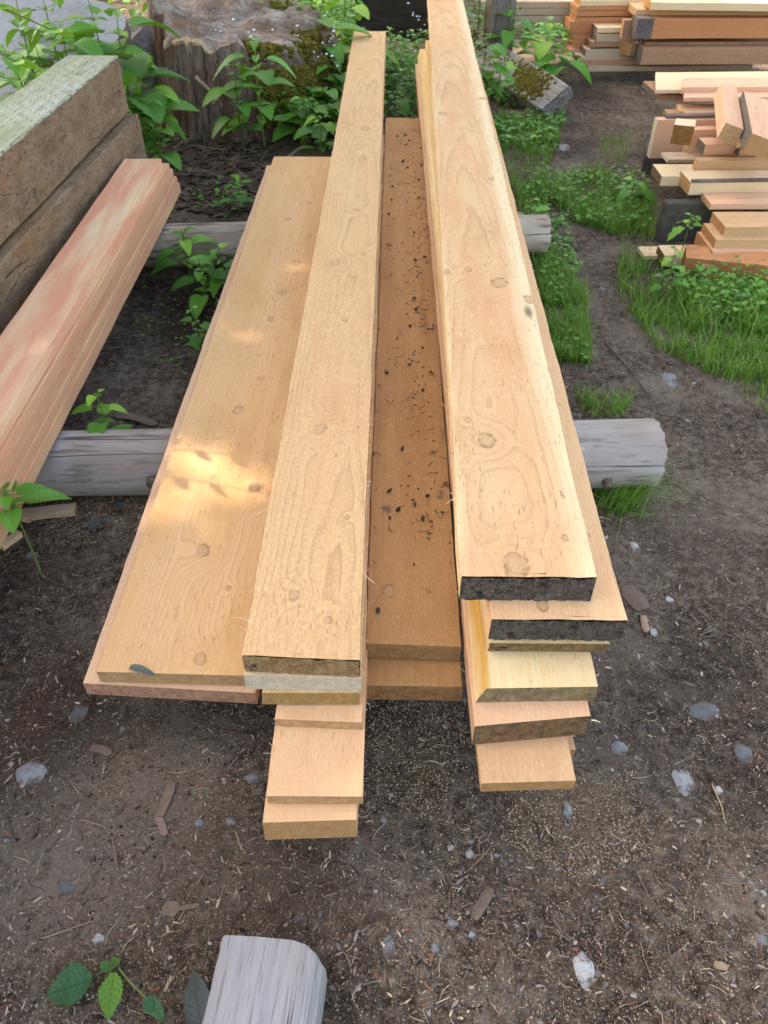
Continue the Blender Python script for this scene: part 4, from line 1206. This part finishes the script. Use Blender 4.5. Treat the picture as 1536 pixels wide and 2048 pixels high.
for (u, v, dp, ll, pr, sd, lab) in ((745, 95, 4.7, .12, 4, 41, 'nettle deep in the hollow just right of the left narrow stack'), (668, 120, 4.2, .13, 4, 42, 'nettle crowding the left narrow stack at stump height'),
        (640, 235, 3.7, .10, 3, 44, 'dark low nettle just above the far end of the widest board'),
        (590, 5, 4.9, .13, 4, 45, 'nettle peeping over the back of the stump'), (300, 205, 3.45, .09, 3, 46, 'low nettle in the gap between timber end and stump'),
        (265, 290, 3.25, .06, 3, 47, 'tiny nettle by the far end of the pink boards'), (80, -30, 3.6, .17, 4, 48, 'tall nettle at the top edge left of the pale slab middle'),
        (150, 150, 3.45, .13, 4, 49, 'nettle peeping over the far end of the slitted timber'), (960, 0, 5.0, .15, 4, 50, 'nettle at the top edge right beside the right narrow stack'),
        (1065, 150, 4.9, .09, 3, 51, 'small nettle leaning on the back of the mossy beam'),
        (60, 60, 3.0, .15, 4, 52, 'broad leaved nettle half way up between left corner and slab knot'), (150, 90, 3.2, .15, 4, 53, 'leafy nettle directly above the middle of the slitted timber'),
        (270, 110, 3.5, .12, 4, 54, 'nettle leaning on the grey root butt'), (470, 130, 3.65, .10, 4, 55, 'nettle climbing the middle of the stump front'),
 (715, 60, 4.5, .14, 4, 57, 'nettle just behind the far end of the left narrow stack'),
        (330, -5, 4.6, .14, 4, 58, 'nettle behind the stump, left of its top'), (480, -20, 5.0, .14, 4, 59, 'nettle behind the stump, above its middle')):
    npx(lab, u, v, dp, ll, pr, sd)

# broad leaved weed in the lower left foreground: each leaf a part
root = bpy.data.objects.new('weed', None); COL.objects.link(root)
rp = P(228, 1925, .01); root.location = rp
tag(root, 'flat rosette weed with crinkled blue green and lime leaves at lower left', 'weed')
for (u0, v0, u1, v1, wpx, c) in ((185, 1958, 92, 1990, 75, .05), (228, 1945, 216, 2042, 46, .95), (296, 1995, 330, 2046, 26, .5), (306, 2000, 285, 2022, 30, .3), (225, 1940, 200, 1925, 22, .75), (230, 1935, 228, 1912, 20, .85)):
    a, b = P(u0, v0, .02), P(u1, v1, .012)
    mb = MB(); zc = (a - cam.location).dot(FV)
    ln = (b - a).length
    leaf(mb, a - rp, (b - a), (0, 0, 1), ln, wpx * zc / FPX, rng, c, n_=22, serr=.07, droop=.05, fold=.12, shape='dock')
    V = mb.v
    for k in range(len(V)): V[k] = Vector(V[k]) + Vector((0, 0, .006 * (float(vnoise(V[k][0] * 110, V[k][1] * 110, 3)) - .3)))
    mb.build('leaf', M_dock, root, smooth=True)
mb = MB()
for pts_ in ([(228, 1925), (205, 1940), (185, 1958)], [(232, 1930), (258, 1962), (292, 1996), (306, 2000)]):
    tube(mb, [P(u, v, .012) - rp for u, v in pts_], .0022, .0014, .8)
mb.build('stalk', M_stem, root, smooth=True)

# limp grey dead leaves
M_dead = leafmat('dead_leaf', (.05, .05, .045), (.10, .115, .115), (.12, .13, .13), vein=.5)
for (u, v, a, ln, lab) in ((395, 1995, 110, .085, 'limp grey green dead leaf left of the weathered offcut'), (232, 1012, 150, .05, 'small upturned grey leaf by the purple stalk'),
                           (195, 1045, 30, .05, 'flat bluish grey leaf on the sawdust near the log'), (95, 978, 60, .09, 'wilted dark leaf under the pink boards at the log'),
                           (285, 1342, -12, .05, 'dry grey leaf lying on the near end of the widest board'), (365, 305, -60, .10, 'greyish maple like leaf on the soil below the stump')):
    z = .255 if 'widest' in lab else .02
    p = P(u, v, z); mb = MB()
    leaf(mb, (-ln / 2, 0, 0), (1, 0, .1), (0, 0, 1), ln, ln * (.35 if 'widest' in lab else .6), rng, rng.random(), n_=14, serr=.08, droop=.25, fold=.3)
    o = mb.build('dead_leaf', M_dead, smooth=True); o.location = p + Vector((0, 0, .002)); o.rotation_euler = (0, 0, R_(a))
    tag(o, lab, 'leaf', 'dead leaves')


# ground cover
def inside(poly): return poly
M_grass = leafmat('grass', (.035, .13, .008), (.15, .36, .02), (.45, .46, .16), vein=.0)
def grass(poly, n_, hmin, hmax, mb, rng, wd=.0016):
    for p in px_points(n_, poly=poly):
        q_ = .6 * float(vnoise(p[0] * 5, p[1] * 5, 40)) + .4 * float(vnoise(p[0] * 14, p[1] * 14, 42))
        if q_ < .43 and rng.random() < .75: continue
        a = rng.uniform(0, 6.28); h = rng.uniform(hmin, hmax); ln = rng.uniform(.2, .95)
        d = Vector((math.cos(a), math.sin(a), 0)); s = Vector((-d.y, d.x, 0)); c = rng.random(); V = []; A = []
        w_ = wd * rng.uniform(.6, 1.3)
        for i in range(4):
            f = i / 3
            q = Vector(p) + d * h * ln * f * f + Vector((0, 0, h * (f - .38 * ln * f * f)))
            V += [q - s * w_ * (1 - f * .85), q + s * w_ * (1 - f * .85)]; A += [(0., f, c), (1., f, c)]
        mb.add(V, [(0, 1, 3, 2), (2, 3, 5, 4), (4, 5, 7, 6)], 0, A)
rng = random.Random(8)
mb = MB()
grass([(975, 225), (1130, 250), (1100, 330), (1090, 480), (1175, 600), (1180, 730), (1110, 720), (1040, 420), (1000, 330)], 12000, .02, .07, mb, rng)
grass([(1050, 370), (1200, 345), (1300, 385), (1310, 480), (1250, 480), (1140, 440)], 5500, .03, .10, mb, rng)
grass([(1240, 480), (1400, 570), (1536, 560), (1850, 560), (1950, 800), (1700, 860), (1536, 775), (1430, 760), (1310, 700), (1230, 600)], 15000, .025, .085, mb, rng)
grass([(1340, 600), (1536, 590), (1536, 690), (1380, 670)], 1500, .06, .12, mb, rng, .0022)
grass([(1150, 790), (1260, 795), (1250, 838), (1170, 838)], 260, .03, .07, mb, rng)
grass([(1190, 270), (1270, 270), (1250, 330), (1200, 320)], 250, .03, .08, mb, rng)
grass([(1420, 730), (1536, 740), (1536, 830), (1480, 800)], 160, .03, .06, mb, rng)
tag(mb.build('grass', M_grass), 'green grass edging the dirt path', 'grass', kind='stuff')
# rush like tuft at the log end
mb = MB()
for i in range(330):
    p = P(rng.gauss(1232, 24), rng.gauss(1005, 18), 0); a = rng.uniform(-.9, 1.2) if rng.random() < .7 else rng.uniform(0, 6.28)
    h = rng.uniform(.05, .15) * (1.6 if rng.random() < .12 else 1)
    ln = rng.uniform(.3, 1.3); d = Vector((math.cos(a), math.sin(a), 0)); s = Vector((-d.y, d.x, 0)); c = rng.random(); V = []; A = []
    for k in range(6):
        f = k / 5; q = p + d * h * ln * f * f + Vector((0, 0, h * (f - .55 * min(1.2, ln) * f * f)))
        V += [q - s * .0011 * (1 - f * .8), q + s * .0011 * (1 - f * .8)]; A += [(0., f, c), (1., f, c)]
    mb.add(V, [(2 * k, 2 * k + 1, 2 * k + 3, 2 * k + 2) for k in range(5)], 0, A)
tag(mb.build('grass_tuft', M_grass), 'spiky rush like grass tuft in front of the near log end', 'grass tuft')


def cover(poly, n_, hmax, ll, mb, rng, shape='round', hmin=0., serr=0.):
    for p in px_points(n_, poly=poly):
        if float(vnoise(p[0] * 4 + 3, p[1] * 4, 41)) < .3: continue
        h = rng.uniform(hmin, hmax); a = rng.uniform(0, 6.28)
        l = ll * rng.uniform(.6, 1.3)
        leaf(mb, Vector(p) + Vector((0, 0, h)), (math.cos(a), math.sin(a), rng.uniform(-.2, .5)), (0, 0, 1), l, l * .8, rng, min(1, max(0, rng.gauss(.45, .25))), n_=6 if not serr else 10, serr=serr, shape=shape, droop=.3)
mb = MB()
cover([(1330, 600), (1400, 545), (1536, 540), (1536, 660), (1420, 660)], 700, .10, .022, mb, rng)
cover([(1040, 380), (1110, 390), (1180, 600), (1170, 740), (1120, 700), (1060, 470)], 900, .04, .02, mb, rng)
cover([(1050, 350), (1290, 350), (1300, 470), (1120, 450)], 500, .06, .025, mb, rng)
cover([(980, 200), (1130, 220), (1110, 300), (990, 300)], 600, .06, .03, mb, rng)
cover([(290, 560), (440, 600), (400, 760), (250, 720)], 70, .02, .014, mb, rng)
tag(mb.build('clover', M_herb, smooth=True), 'low clover and chickweed mat along the path', 'ground cover', kind='stuff')

mb = MB()
cover([(225, 150), (300, 160), (330, 250), (260, 260)], 260, .22, .08, mb, rng, 'nettle', serr=.12)
cover([(-100, 20), (60, 10), (60, 90), (-100, 120)], 200, .3, .13, mb, rng, 'nettle', serr=.12)
cover([(235, 190), (350, 200), (345, 300), (270, 300)], 700, .20, .045, mb, rng, 'lobed', serr=.1)
cover([(410, 235), (700, 225), (690, 300), (430, 285)], 1700, .20, .042, mb, rng, 'lobed', serr=.1)
cover([(470, 200), (700, 230), (690, 290), (560, 300), (500, 260)], 200, .16, .065, mb, rng, 'nettle', .05, serr=.1)
cover([(600, 180), (720, 150), (700, 310), (610, 310)], 160, .20, .11, mb, rng, 'nettle', serr=.12)
cover([(600, 0), (710, 0), (720, 60), (705, 230), (640, 120)], 1700, .38, .055, mb, rng, 'nettle', serr=.1)
cover([(765, 130), (865, 130), (865, 245), (765, 245)], 800, .22, .045, mb, rng, 'nettle', serr=.1)
cover([(935, 120), (990, 160), (1060, 235), (990, 240), (950, 200)], 600, .12, .04, mb, rng, 'lobed', serr=.1)
cover([(970, 0), (1150, 70), (1150, 135), (1040, 90)], 600, .2, .05, mb, rng, 'nettle', serr=.1)
cover([(930, -60), (1150, -60), (1140, 50), (940, 60)], 900, .5, .07, mb, rng, 'nettle', serr=.12)
cover([(-120, -80), (250, -80), (250, 30), (-120, 60)], 700, .4, .11, mb, rng, 'nettle', serr=.12)
cover([(380, 400), (500, 380), (490, 440), (400, 445)], 50, .05, .03, mb, rng, 'lobed')
cover([(240, 60), (340, 40), (330, 170), (250, 200)], 100, .3, .08, mb, rng, 'nettle', serr=.12)
tag(mb.build('undergrowth', M_net, smooth=True), 'dense mixed green undergrowth around stump and beams', 'undergrowth', kind='stuff')

# tiny flowers
mb = MB()
for poly, n_ in (([(430, 210), (690, 190), (680, 270), (440, 270)], 170), ([(560, 130), (640, 140), (620, 200)], 20), ([(1000, 60), (1080, 60), (1060, 150), (1000, 120)], 26), ([(780, 150), (860, 150), (860, 220)], 14)):
    for p in px_points(n_, poly=poly):
        c = Vector(p) + Vector((0, 0, rng.uniform(.20, .44))); r = rng.uniform(.006, .011); cc = .95 if rng.random() < .985 else 1.
        V = [c + Vector((0, 0, -.001))]; F = []
        for k in range(10):
            a = k * .628; rr = r * (1 if k % 2 else .45)
            V.append(c + Vector((math.cos(a) * rr, math.sin(a) * rr * .8 - .002, .002 + .5 * rr * math.sin(a))))
        F = [(0, k + 1, (k + 1) % 10 + 1) for k in range(10)]
        mb.add(V, F, 0, (0, 0, rng.random() * .9 if cc < 1 else 1.))
tag(mb.build('tiny_flowers', M_pet), 'tiny white flowers dotted through the herbs by the stump', 'flowers', kind='stuff')

# tangle of dead stems below the stump
mb = MB()
for poly, n_ in (([(330, 290), (560, 290), (520, 430), (350, 420)], 150), ([(240, 270), (420, 260), (440, 330), (330, 330)], 70), ([(430, 200), (700, 200), (680, 300)], 60), ([(765, 60), (860, 60), (860, 150), (765, 150)], 50)):
    for p in px_points(n_, poly=poly):
        a = rng.uniform(0, 6.28); ln = rng.uniform(.05, .22); q0 = Vector(p) + Vector((0, 0, .01)); d = Vector((math.cos(a), math.sin(a), rng.uniform(0, .35)))
        k1 = Vector((rng.uniform(-1, 1), rng.uniform(-1, 1), rng.uniform(0, .5))) * ln * .15
        tube(mb, [q0, q0 + d * ln * .5 + k1, q0 + d * ln], rng.uniform(.001, .0025), .0006, rng.random(), K=4)
tag(mb.build('dead_stems', M_twig), 'tangle of dead stems and roots on the bank below the stump', 'dead stems', kind='stuff')
mb = MB()
for p in px_points(650, poly=[(280, 270), (560, 290), (500, 440), (330, 430)]) : chip(mb, (p[0], p[1], p[2] + .004), rng.uniform(.03, .09), rng.uniform(.015, .04), .003, rng, rng.random() * .55, .1)
tag(mb.build('leaf_litter', M_chip), 'dead brown leaves and bark on the bank below the stump', 'leaf litter', kind='stuff')

# ---------------------------------------------------------------- stump
M_stumpbark = weathered('stump_side', a=(.040, .028, .020), b=(.27, .195, .14), stain=(.13, .055, .03), crack=(.012, .008, .007), axis=(34, 34, 1.8), st=.8)
M_stumptop = weathered('stump_top', a=(.13, .085, .058), b=(.42, .34, .28), stain=(.19, .10, .055), crack=(.06, .04, .03), axis=(7, 22, 22), st=.8)
fr = P(430, 268, .08)
sc_ = Vector((fr.x + .04, fr.y + .50, .05))
root = bpy.data.objects.new('stump', None); COL.objects.link(root); root.location = sc_
tag(root, 'big rotting tree stump with ridged bark, greyed top and a mossy right flank', 'stump')
K, N, H = 300, 30, .47
def stump_top(a):
    return H * (1.06 + .07 * math.sin(a) + .08 * math.cos(a - 2.4) - .20 * max(0, math.cos(a + .15)) ** 1.5)
def stump_r(a, f):
    r = .54 - .10 * f + .10 * (1 - f) ** 3
    r += .13 * max(0, math.cos(a - R_(-18))) ** 2 * (1 - f) ** 1.1 + .04 * max(0, math.cos(a - R_(-15)))      # flank flaring to the right
    r += .05 * math.sin(3 * a + 1.1) + .022 * math.sin(7 * a + .4) + .012 * math.sin(17 * a)
    r -= .10 * math.exp(-((a - R_(-140)) / .22) ** 2)
    r += .055 * (float(vnoise(math.cos(a) * 9 + 20, math.sin(a) * 9 + f * .8, 9)) - .5) - .03 * max(0, 1 - abs(float(vnoise(math.cos(a) * 16 + 70, math.sin(a) * 16 + f * .5, 19)) - .5) * 9) + .030 * (float(vnoise(math.cos(a) * 30 + 50, math.sin(a) * 30 + f * 2.2, 10)) - .5)
    return r
side = MB(); V = []
for s in range(N + 1):
    f = s / N
    for k in range(K):
        a = 2 * math.pi * k / K - math.pi
        r = stump_r(a, f)
        top = stump_top(a) + H * ((.34 * (float(vnoise(math.cos(a) * 4 + 7, math.sin(a) * 4, 12)) - .5) + .12 * (float(vnoise(math.cos(a) * 13 + 7, math.sin(a) * 13, 13)) - .5)))
        V.append((r * math.cos(a), r * math.sin(a), -.12 + (top + .12) * f))
F = [(s * K + k, s * K + (k + 1) % K, s * K + K + (k + 1) % K, s * K + K + k) for s in range(N) for k in range(K)]
side.add(V, F, 0); side.build('bark', M_stumpbark, root, smooth=True)
tp = MB(); rim = V[-K:]; cz = H * .93; TV = []
for j in range(13):
    f = 1 - j / 12
    for k in range(K):
        x_, y_, z_ = rim[k]
        hz = cz + (z_ - cz) * f ** 2 + .13 * (float(vnoise(x_ * f * 5 + 3, y_ * f * 9, 14)) - .5) * (1 - f ** 6) + .02 * (float(vnoise(x_ * f * 22, y_ * f * 40, 15)) - .5) * (1 - f ** 6)
        TV.append((x_ * f, y_ * f, hz))
TF = [(j * K + k, j * K + (k + 1) % K, j * K + K + (k + 1) % K, j * K + K + k) for j in range(12) for k in range(K)]
tp.add(TV, TF, 0); tp.build('cut_top', M_stumptop, root, smooth=True)
# pale fresh rim along the front
mb = MB(); V = []
n0, n1 = 32, 44
for q, k in enumerate([int(K * (x_ + 180) / 360) for x_ in range(-126, -86, 2)]):
    x_, y_, z_ = rim[k % K]
    l = Vector((x_, y_, 0)).normalized()
    ww = math.sin(math.pi * (q + .5) / 20) * rng.uniform(.8, 1.2)
    for (dr, dz) in ((.008, -.012 * ww), (.012, .006), (-.050 * ww, .012), (-.06 * ww, -.012)):
        V.append((x_ + l.x * dr, y_ + l.y * dr, z_ + dz + .004 * math.sin(q)))
nq = len(V) // 4
F = [(q * 4 + i, q * 4 + i + 1, q * 4 + 5 + i, q * 4 + 4 + i) for q in range(nq - 1) for i in range(3)] + [(0, 3, 2, 1), (nq * 4 - 4, nq * 4 - 3, nq * 4 - 2, nq * 4 - 1)]
mb.add(V, F, 0); mb.build('split_rim', endwood('rim', (.30, .19, .10), (.50, .36, .21), (.58, .44, .28)), root)
# moss cushions on the right flank
mb = MB(); rg = random.Random(3)
for i in range(4200):
    a = R_(rg.uniform(-66, 45)); f = min(1.0, max(0.02, rg.uniform(0, 1.02)))
    if a < R_(-75) or (a < R_(-50) and f < .35): continue
    r = stump_r(a, f)
    top = stump_top(a)
    c = Vector((r * math.cos(a), r * math.sin(a), -.12 + (top + .12) * f)); s_ = rg.uniform(.010, .022)
    if f > .86:
        q_ = rg.uniform(.72, 1.0); c.x *= q_; c.y *= q_; c.z += .02
    mb.add([c + Vector((v.x, v.y, v.z)) * s_ * rg.uniform(.75, 1.25) for v in IV1], IF1, 0)
mb.build('moss', M_moss, root, smooth=False)

# grey weathered root shelf left of the stump
mb = MB(); V = []
o_ = P(235, 215, .05)
for q in IV3:
    k = 1 + .35 * (float(vnoise(q.x * 2.5 + 9, q.y * 2.5 + q.z * 2, 25)) - .5) + .22 * (float(vnoise(q.x * 9, q.y * 3 - q.z * 2, 26)) - .5)
    zz = max(-.5, min(.62, q.z))
    V.append(Vector((q.x * .30, q.y * .30, zz * .42)) * k)
mb.add(V, IF3, 0)
o = mb.build('root_butt', weathered('root_grey', a=(.12, .10, .085), b=(.32, .28, .26), stain=(.10, .085, .05), crack=(.04, .03, .02), axis=(10, 40, 40)), smooth=False)
o.location = (sc_.x - .50, sc_.y + .10, .22)
tag(o, 'grey split root butt with flat weathered top left of the big stump', 'stump')

# pale bleached slab behind the timbers
mb = MB(); K = 60; V = []
for z_ in (0, .09):
    for k in range(K):
        a = 2 * math.pi * k / K; r = .50 * (1 + .10 * math.sin(3 * a + 1) + .06 * math.sin(5 * a) + .05 * (float(vnoise(math.cos(a) * 5, math.sin(a) * 5, 33)) - .5))
        V.append((r * math.cos(a), -z_, r * math.sin(a) * .75))
mb.add(V, [(k, (k + 1) % K, K + (k + 1) % K, K + k) for k in range(K)], 1)
mb.add(V[K:], [tuple(range(K))], 0); mb.add(V[:K], [tuple(range(K - 1, -1, -1))], 1)
mS = wood('bleached', light=(.45, .42, .41), late=(.22, .19, .18), warm=(.37, .34, .34), pith=(.55, -.45), spacing=.020, wob=.04, fuzz=.1, line=1.0, patch=.3, knots=[])
o = mb.build('wood_slab', [mS, bark]); o.location = D(40, 120, 3.9); o.rotation_euler = (R_(-56), R_(-4), R_(8))
tag(o, 'bleached bluish white wood slab with curved growth rings behind the nettles', 'wood slab')
mb = MB(); mb.add([Vector((v.x * .08, v.y * .012, v.z * .05)) for v in IV3], IF3, 0); q = mb.build('knot', bark, o, smooth=True); q.location = (.12, -.09, -.13)

# ---------------------------------------------------------------- mossy beam, dark beams behind
mMb = weathered('mossy_beam', a=(.17, .145, .13), b=(.38, .34, .33), stain=(.13, .10, .07), crack=(.05, .04, .03), axis=(40, 3, 40), green=.35)
mb = MB(); Lm = 1.45; board_mesh(mb, .20, .075, Lm, seed=77, seg=.08, ch=.006, jit=.004, rag=.01)
beam = mb.build('beam', [mMb, mMb])
ye = Q(1141, 172, 4.9)
place(beam, (.10, 0, .075), ye, R_(24), R_(4), R_(-34))
tag(beam, 'grey weathered beam with a yellow moss cushion, lying slantwise by the path', 'beam', 'old beams in the undergrowth')
mb = MB(); rg = random.Random(9)
for i in range(420):
    x_, y_ = rg.gauss(.0, .045), rg.gauss(.30, .09)
    if abs(x_) > .095 or y_ < .08: continue
    s_ = rg.uniform(.007, .016)
    mb.add([Vector((x_, y_, .075)) + Vector((v.x, v.y, v.z * .8)) * s_ for v in IV1], IF1, 0)
for i in range(160):
    x_, y_ = rg.gauss(.05, .04), rg.uniform(.5, 1.3)
    if abs(x_) > .095: continue
    s_ = rg.uniform(.006, .012)
    mb.add([Vector((x_, y_, .075)) + Vector((v.x, v.y, v.z * .7)) * s_ for v in IV1], IF1, 0)
mb.build('moss', M_moss, beam)
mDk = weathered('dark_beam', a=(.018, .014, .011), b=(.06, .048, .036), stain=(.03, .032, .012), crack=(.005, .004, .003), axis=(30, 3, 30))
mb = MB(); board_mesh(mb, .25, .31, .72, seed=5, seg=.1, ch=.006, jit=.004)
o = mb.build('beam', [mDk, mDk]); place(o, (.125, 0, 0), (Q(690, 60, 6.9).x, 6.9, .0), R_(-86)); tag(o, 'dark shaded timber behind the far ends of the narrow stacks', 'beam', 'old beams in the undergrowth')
mb = MB(); board_mesh(mb, .16, .20, .8, seed=6, seg=.1, ch=.006, jit=.004)
o = mb.build('post', [weathered('old_post', a=(.08, .06, .05), b=(.24, .20, .17), axis=(40, 3, 40)), M_logend]); place(o, (-.08, 0, .0), Q(940, 110, 5.25), 0, R_(88)); o.rotation_euler.z = R_(6)
o.location = Q(985, 130, 5.9)
tag(o, 'short rotten upright post behind the mossy beam', 'post', 'old beams in the undergrowth')

# ---------------------------------------------------------------- unseen trees, added to shade the yard and shape its light
def leaf_cards(mb, c, rx, ry, rz, n_, size, rg, gaps=()):
    k = 0
    while k < n_:
        q = Vector((rg.uniform(-1, 1), rg.uniform(-1, 1), rg.uniform(-1, 1)))
        if q.length > 1: continue
        k += 1
        p = Vector(c) + Vector((q.x * rx, q.y * ry, q.z * rz))
        skip = False
        for (g0, gr) in gaps:
            d = p - g0; along = d.dot(SUN_DIR)
            if (d - SUN_DIR * along).length < gr: skip = True; break
        if skip: continue
        d = Vector((rg.uniform(-1, 1), rg.uniform(-1, 1), rg.uniform(-.6, .6))).normalized(); s = d.cross(Vector((rg.uniform(-1, 1), rg.uniform(-1, 1), 1))).normalized()
        l = size * rg.uniform(.6, 1.3)
        mb.add([p, p + d * l * .5 - s * l * .3, p + d * l, p + d * l * .5 + s * l * .3], [(0, 1, 2, 3)], 0, [(0., 0., rg.random())] * 4)


rg = random.Random(17)
def tree(label, base, crown_c, rx, ry, rz, n_, size, gaps=()):
    root = bpy.data.objects.new('unseen_shade_tree', None); COL.objects.link(root); root.location = base
    tag(root, label, 'tree', 'unseen trees shaping the light of the yard')
    b = Vector(base); mb = MB()
    cc = Vector(crown_c) - b
    tube(mb, [Vector((0, 0, -.1)), Vector((.05, .02, cc.z * .3)), Vector((cc.x * .3, cc.y * .3, cc.z * .7)), cc], .17, .06, .2, K=12)
    for i in range(7):
        a = i * .9; e = cc + Vector((math.cos(a) * rx * .7, math.sin(a) * ry * .7, rg.uniform(-.3, .6) * rz))
        tube(mb, [Vector((cc.x * .3, cc.y * .3, cc.z * .7)), cc.lerp(e, .4) - Vector((0, 0, .1 * rz)), e], .05, .012, .2, K=8)
    mb.build('trunk', bark, root, smooth=True)
    mb = MB(); leaf_cards(mb, cc, rx, ry, rz, n_, size, rg, [(g0 - b, gr) for g0, gr in gaps])
    mb.build('crown', M_net, root)
    return root


patch = P(425, 945, .25)
gaps = [(patch, .23), (P(270, 1600, 0), .10)]  # gaps carved in the added, unseen crown to let sun patches through
cc = Vector((.2, 2.2, 0)) + SUN_DIR * 7.5
shade = tree('unseen tree left of the yard, its crown shaped to shade the boards', (cc.x - 1.0, cc.y + .6, 0), cc, 4.0, 4.0, 2.0, 26000, .22, gaps)
# small leaves added in the crown gap to dim the sun patch
mb = MB(); k = 0
t1 = SUN_DIR.orthogonal().normalized(); t2 = SUN_DIR.cross(t1)
while k < 680:
    a, q_ = rg.uniform(-1, 1), rg.uniform(-1, 1)
    if a * a + q_ * q_ > 1: continue
    k += 1
    p = patch + SUN_DIR * rg.uniform(6.3, 8.3) + t1 * a * .30 + t2 * q_ * .30 - Vector(shade.location)
    d = Vector((rg.uniform(-1, 1), rg.uniform(-1, 1), rg.uniform(-.6, .6))).normalized(); s_ = d.cross(Vector((rg.uniform(-1, 1), rg.uniform(-1, 1), 1))).normalized(); l = .045 * rg.uniform(.7, 1.3)
    mb.add([p, p + d * l * .5 - s_ * l * .3, p + d * l, p + d * l * .5 + s_ * l * .3], [(0, 1, 2, 3)], 0, [(0., 0., rg.random())] * 4)
mb.build('dimming_sprigs', M_net, shade)
# unseen twig added in the light path: gives the leafy shadow on the widest board
mb = MB(); ms = MB(); b0 = Vector(shade.location)
tc_ = patch + SUN_DIR * 1.15
ax = Vector((.55, -.16, -.10)).normalized()
for off, rl in ((Vector((0, .07, .02)), .34), (Vector((.0, -.05, -.02)), .30)):
    st = tc_ + off - ax * rl * .9
    pts_ = [st + ax * rl * k / 6 * 2 + Vector((0, 0, .01 * math.sin(k * 1.7))) for k in range(7)]
    tube(ms, [q - b0 for q in pts_], .0028, .0014, .4)
    for k in range(1, 7):
        for sg in (-1, 1):
            if rg.random() < .25: continue
            d = ax * .6 + SUN_DIR.cross(ax) * sg * rg.uniform(.4, .9)
            leaf(mb, pts_[k] - b0, d, SUN_DIR, rg.uniform(.035, .075), rg.uniform(.022, .036), rg, rg.random(), n_=14, serr=.12, droop=.0, fold=.02, shape='nettle')
anchor = Vector(b0) + Vector((0, 0, 3.0))
tube(ms, [anchor - b0, (anchor.lerp(tc_, .6) + Vector((0, 0, .5))) - b0, tc_ - ax * .32 - b0], .02, .003, .2, K=8)
mb.build('twig_leaves', M_net, shade, smooth=True); ms.build('twig', M_twig, shade, smooth=True)
tree('unseen dense tree added beyond the stump to block low skylight', (-2.6, 11.0, 0), Vector((-2.6, 11.0, 3.4)), 2.6, 1.8, 2.6, 6000, .22)  # unseen tree, added to hold back skylight from behind the stump
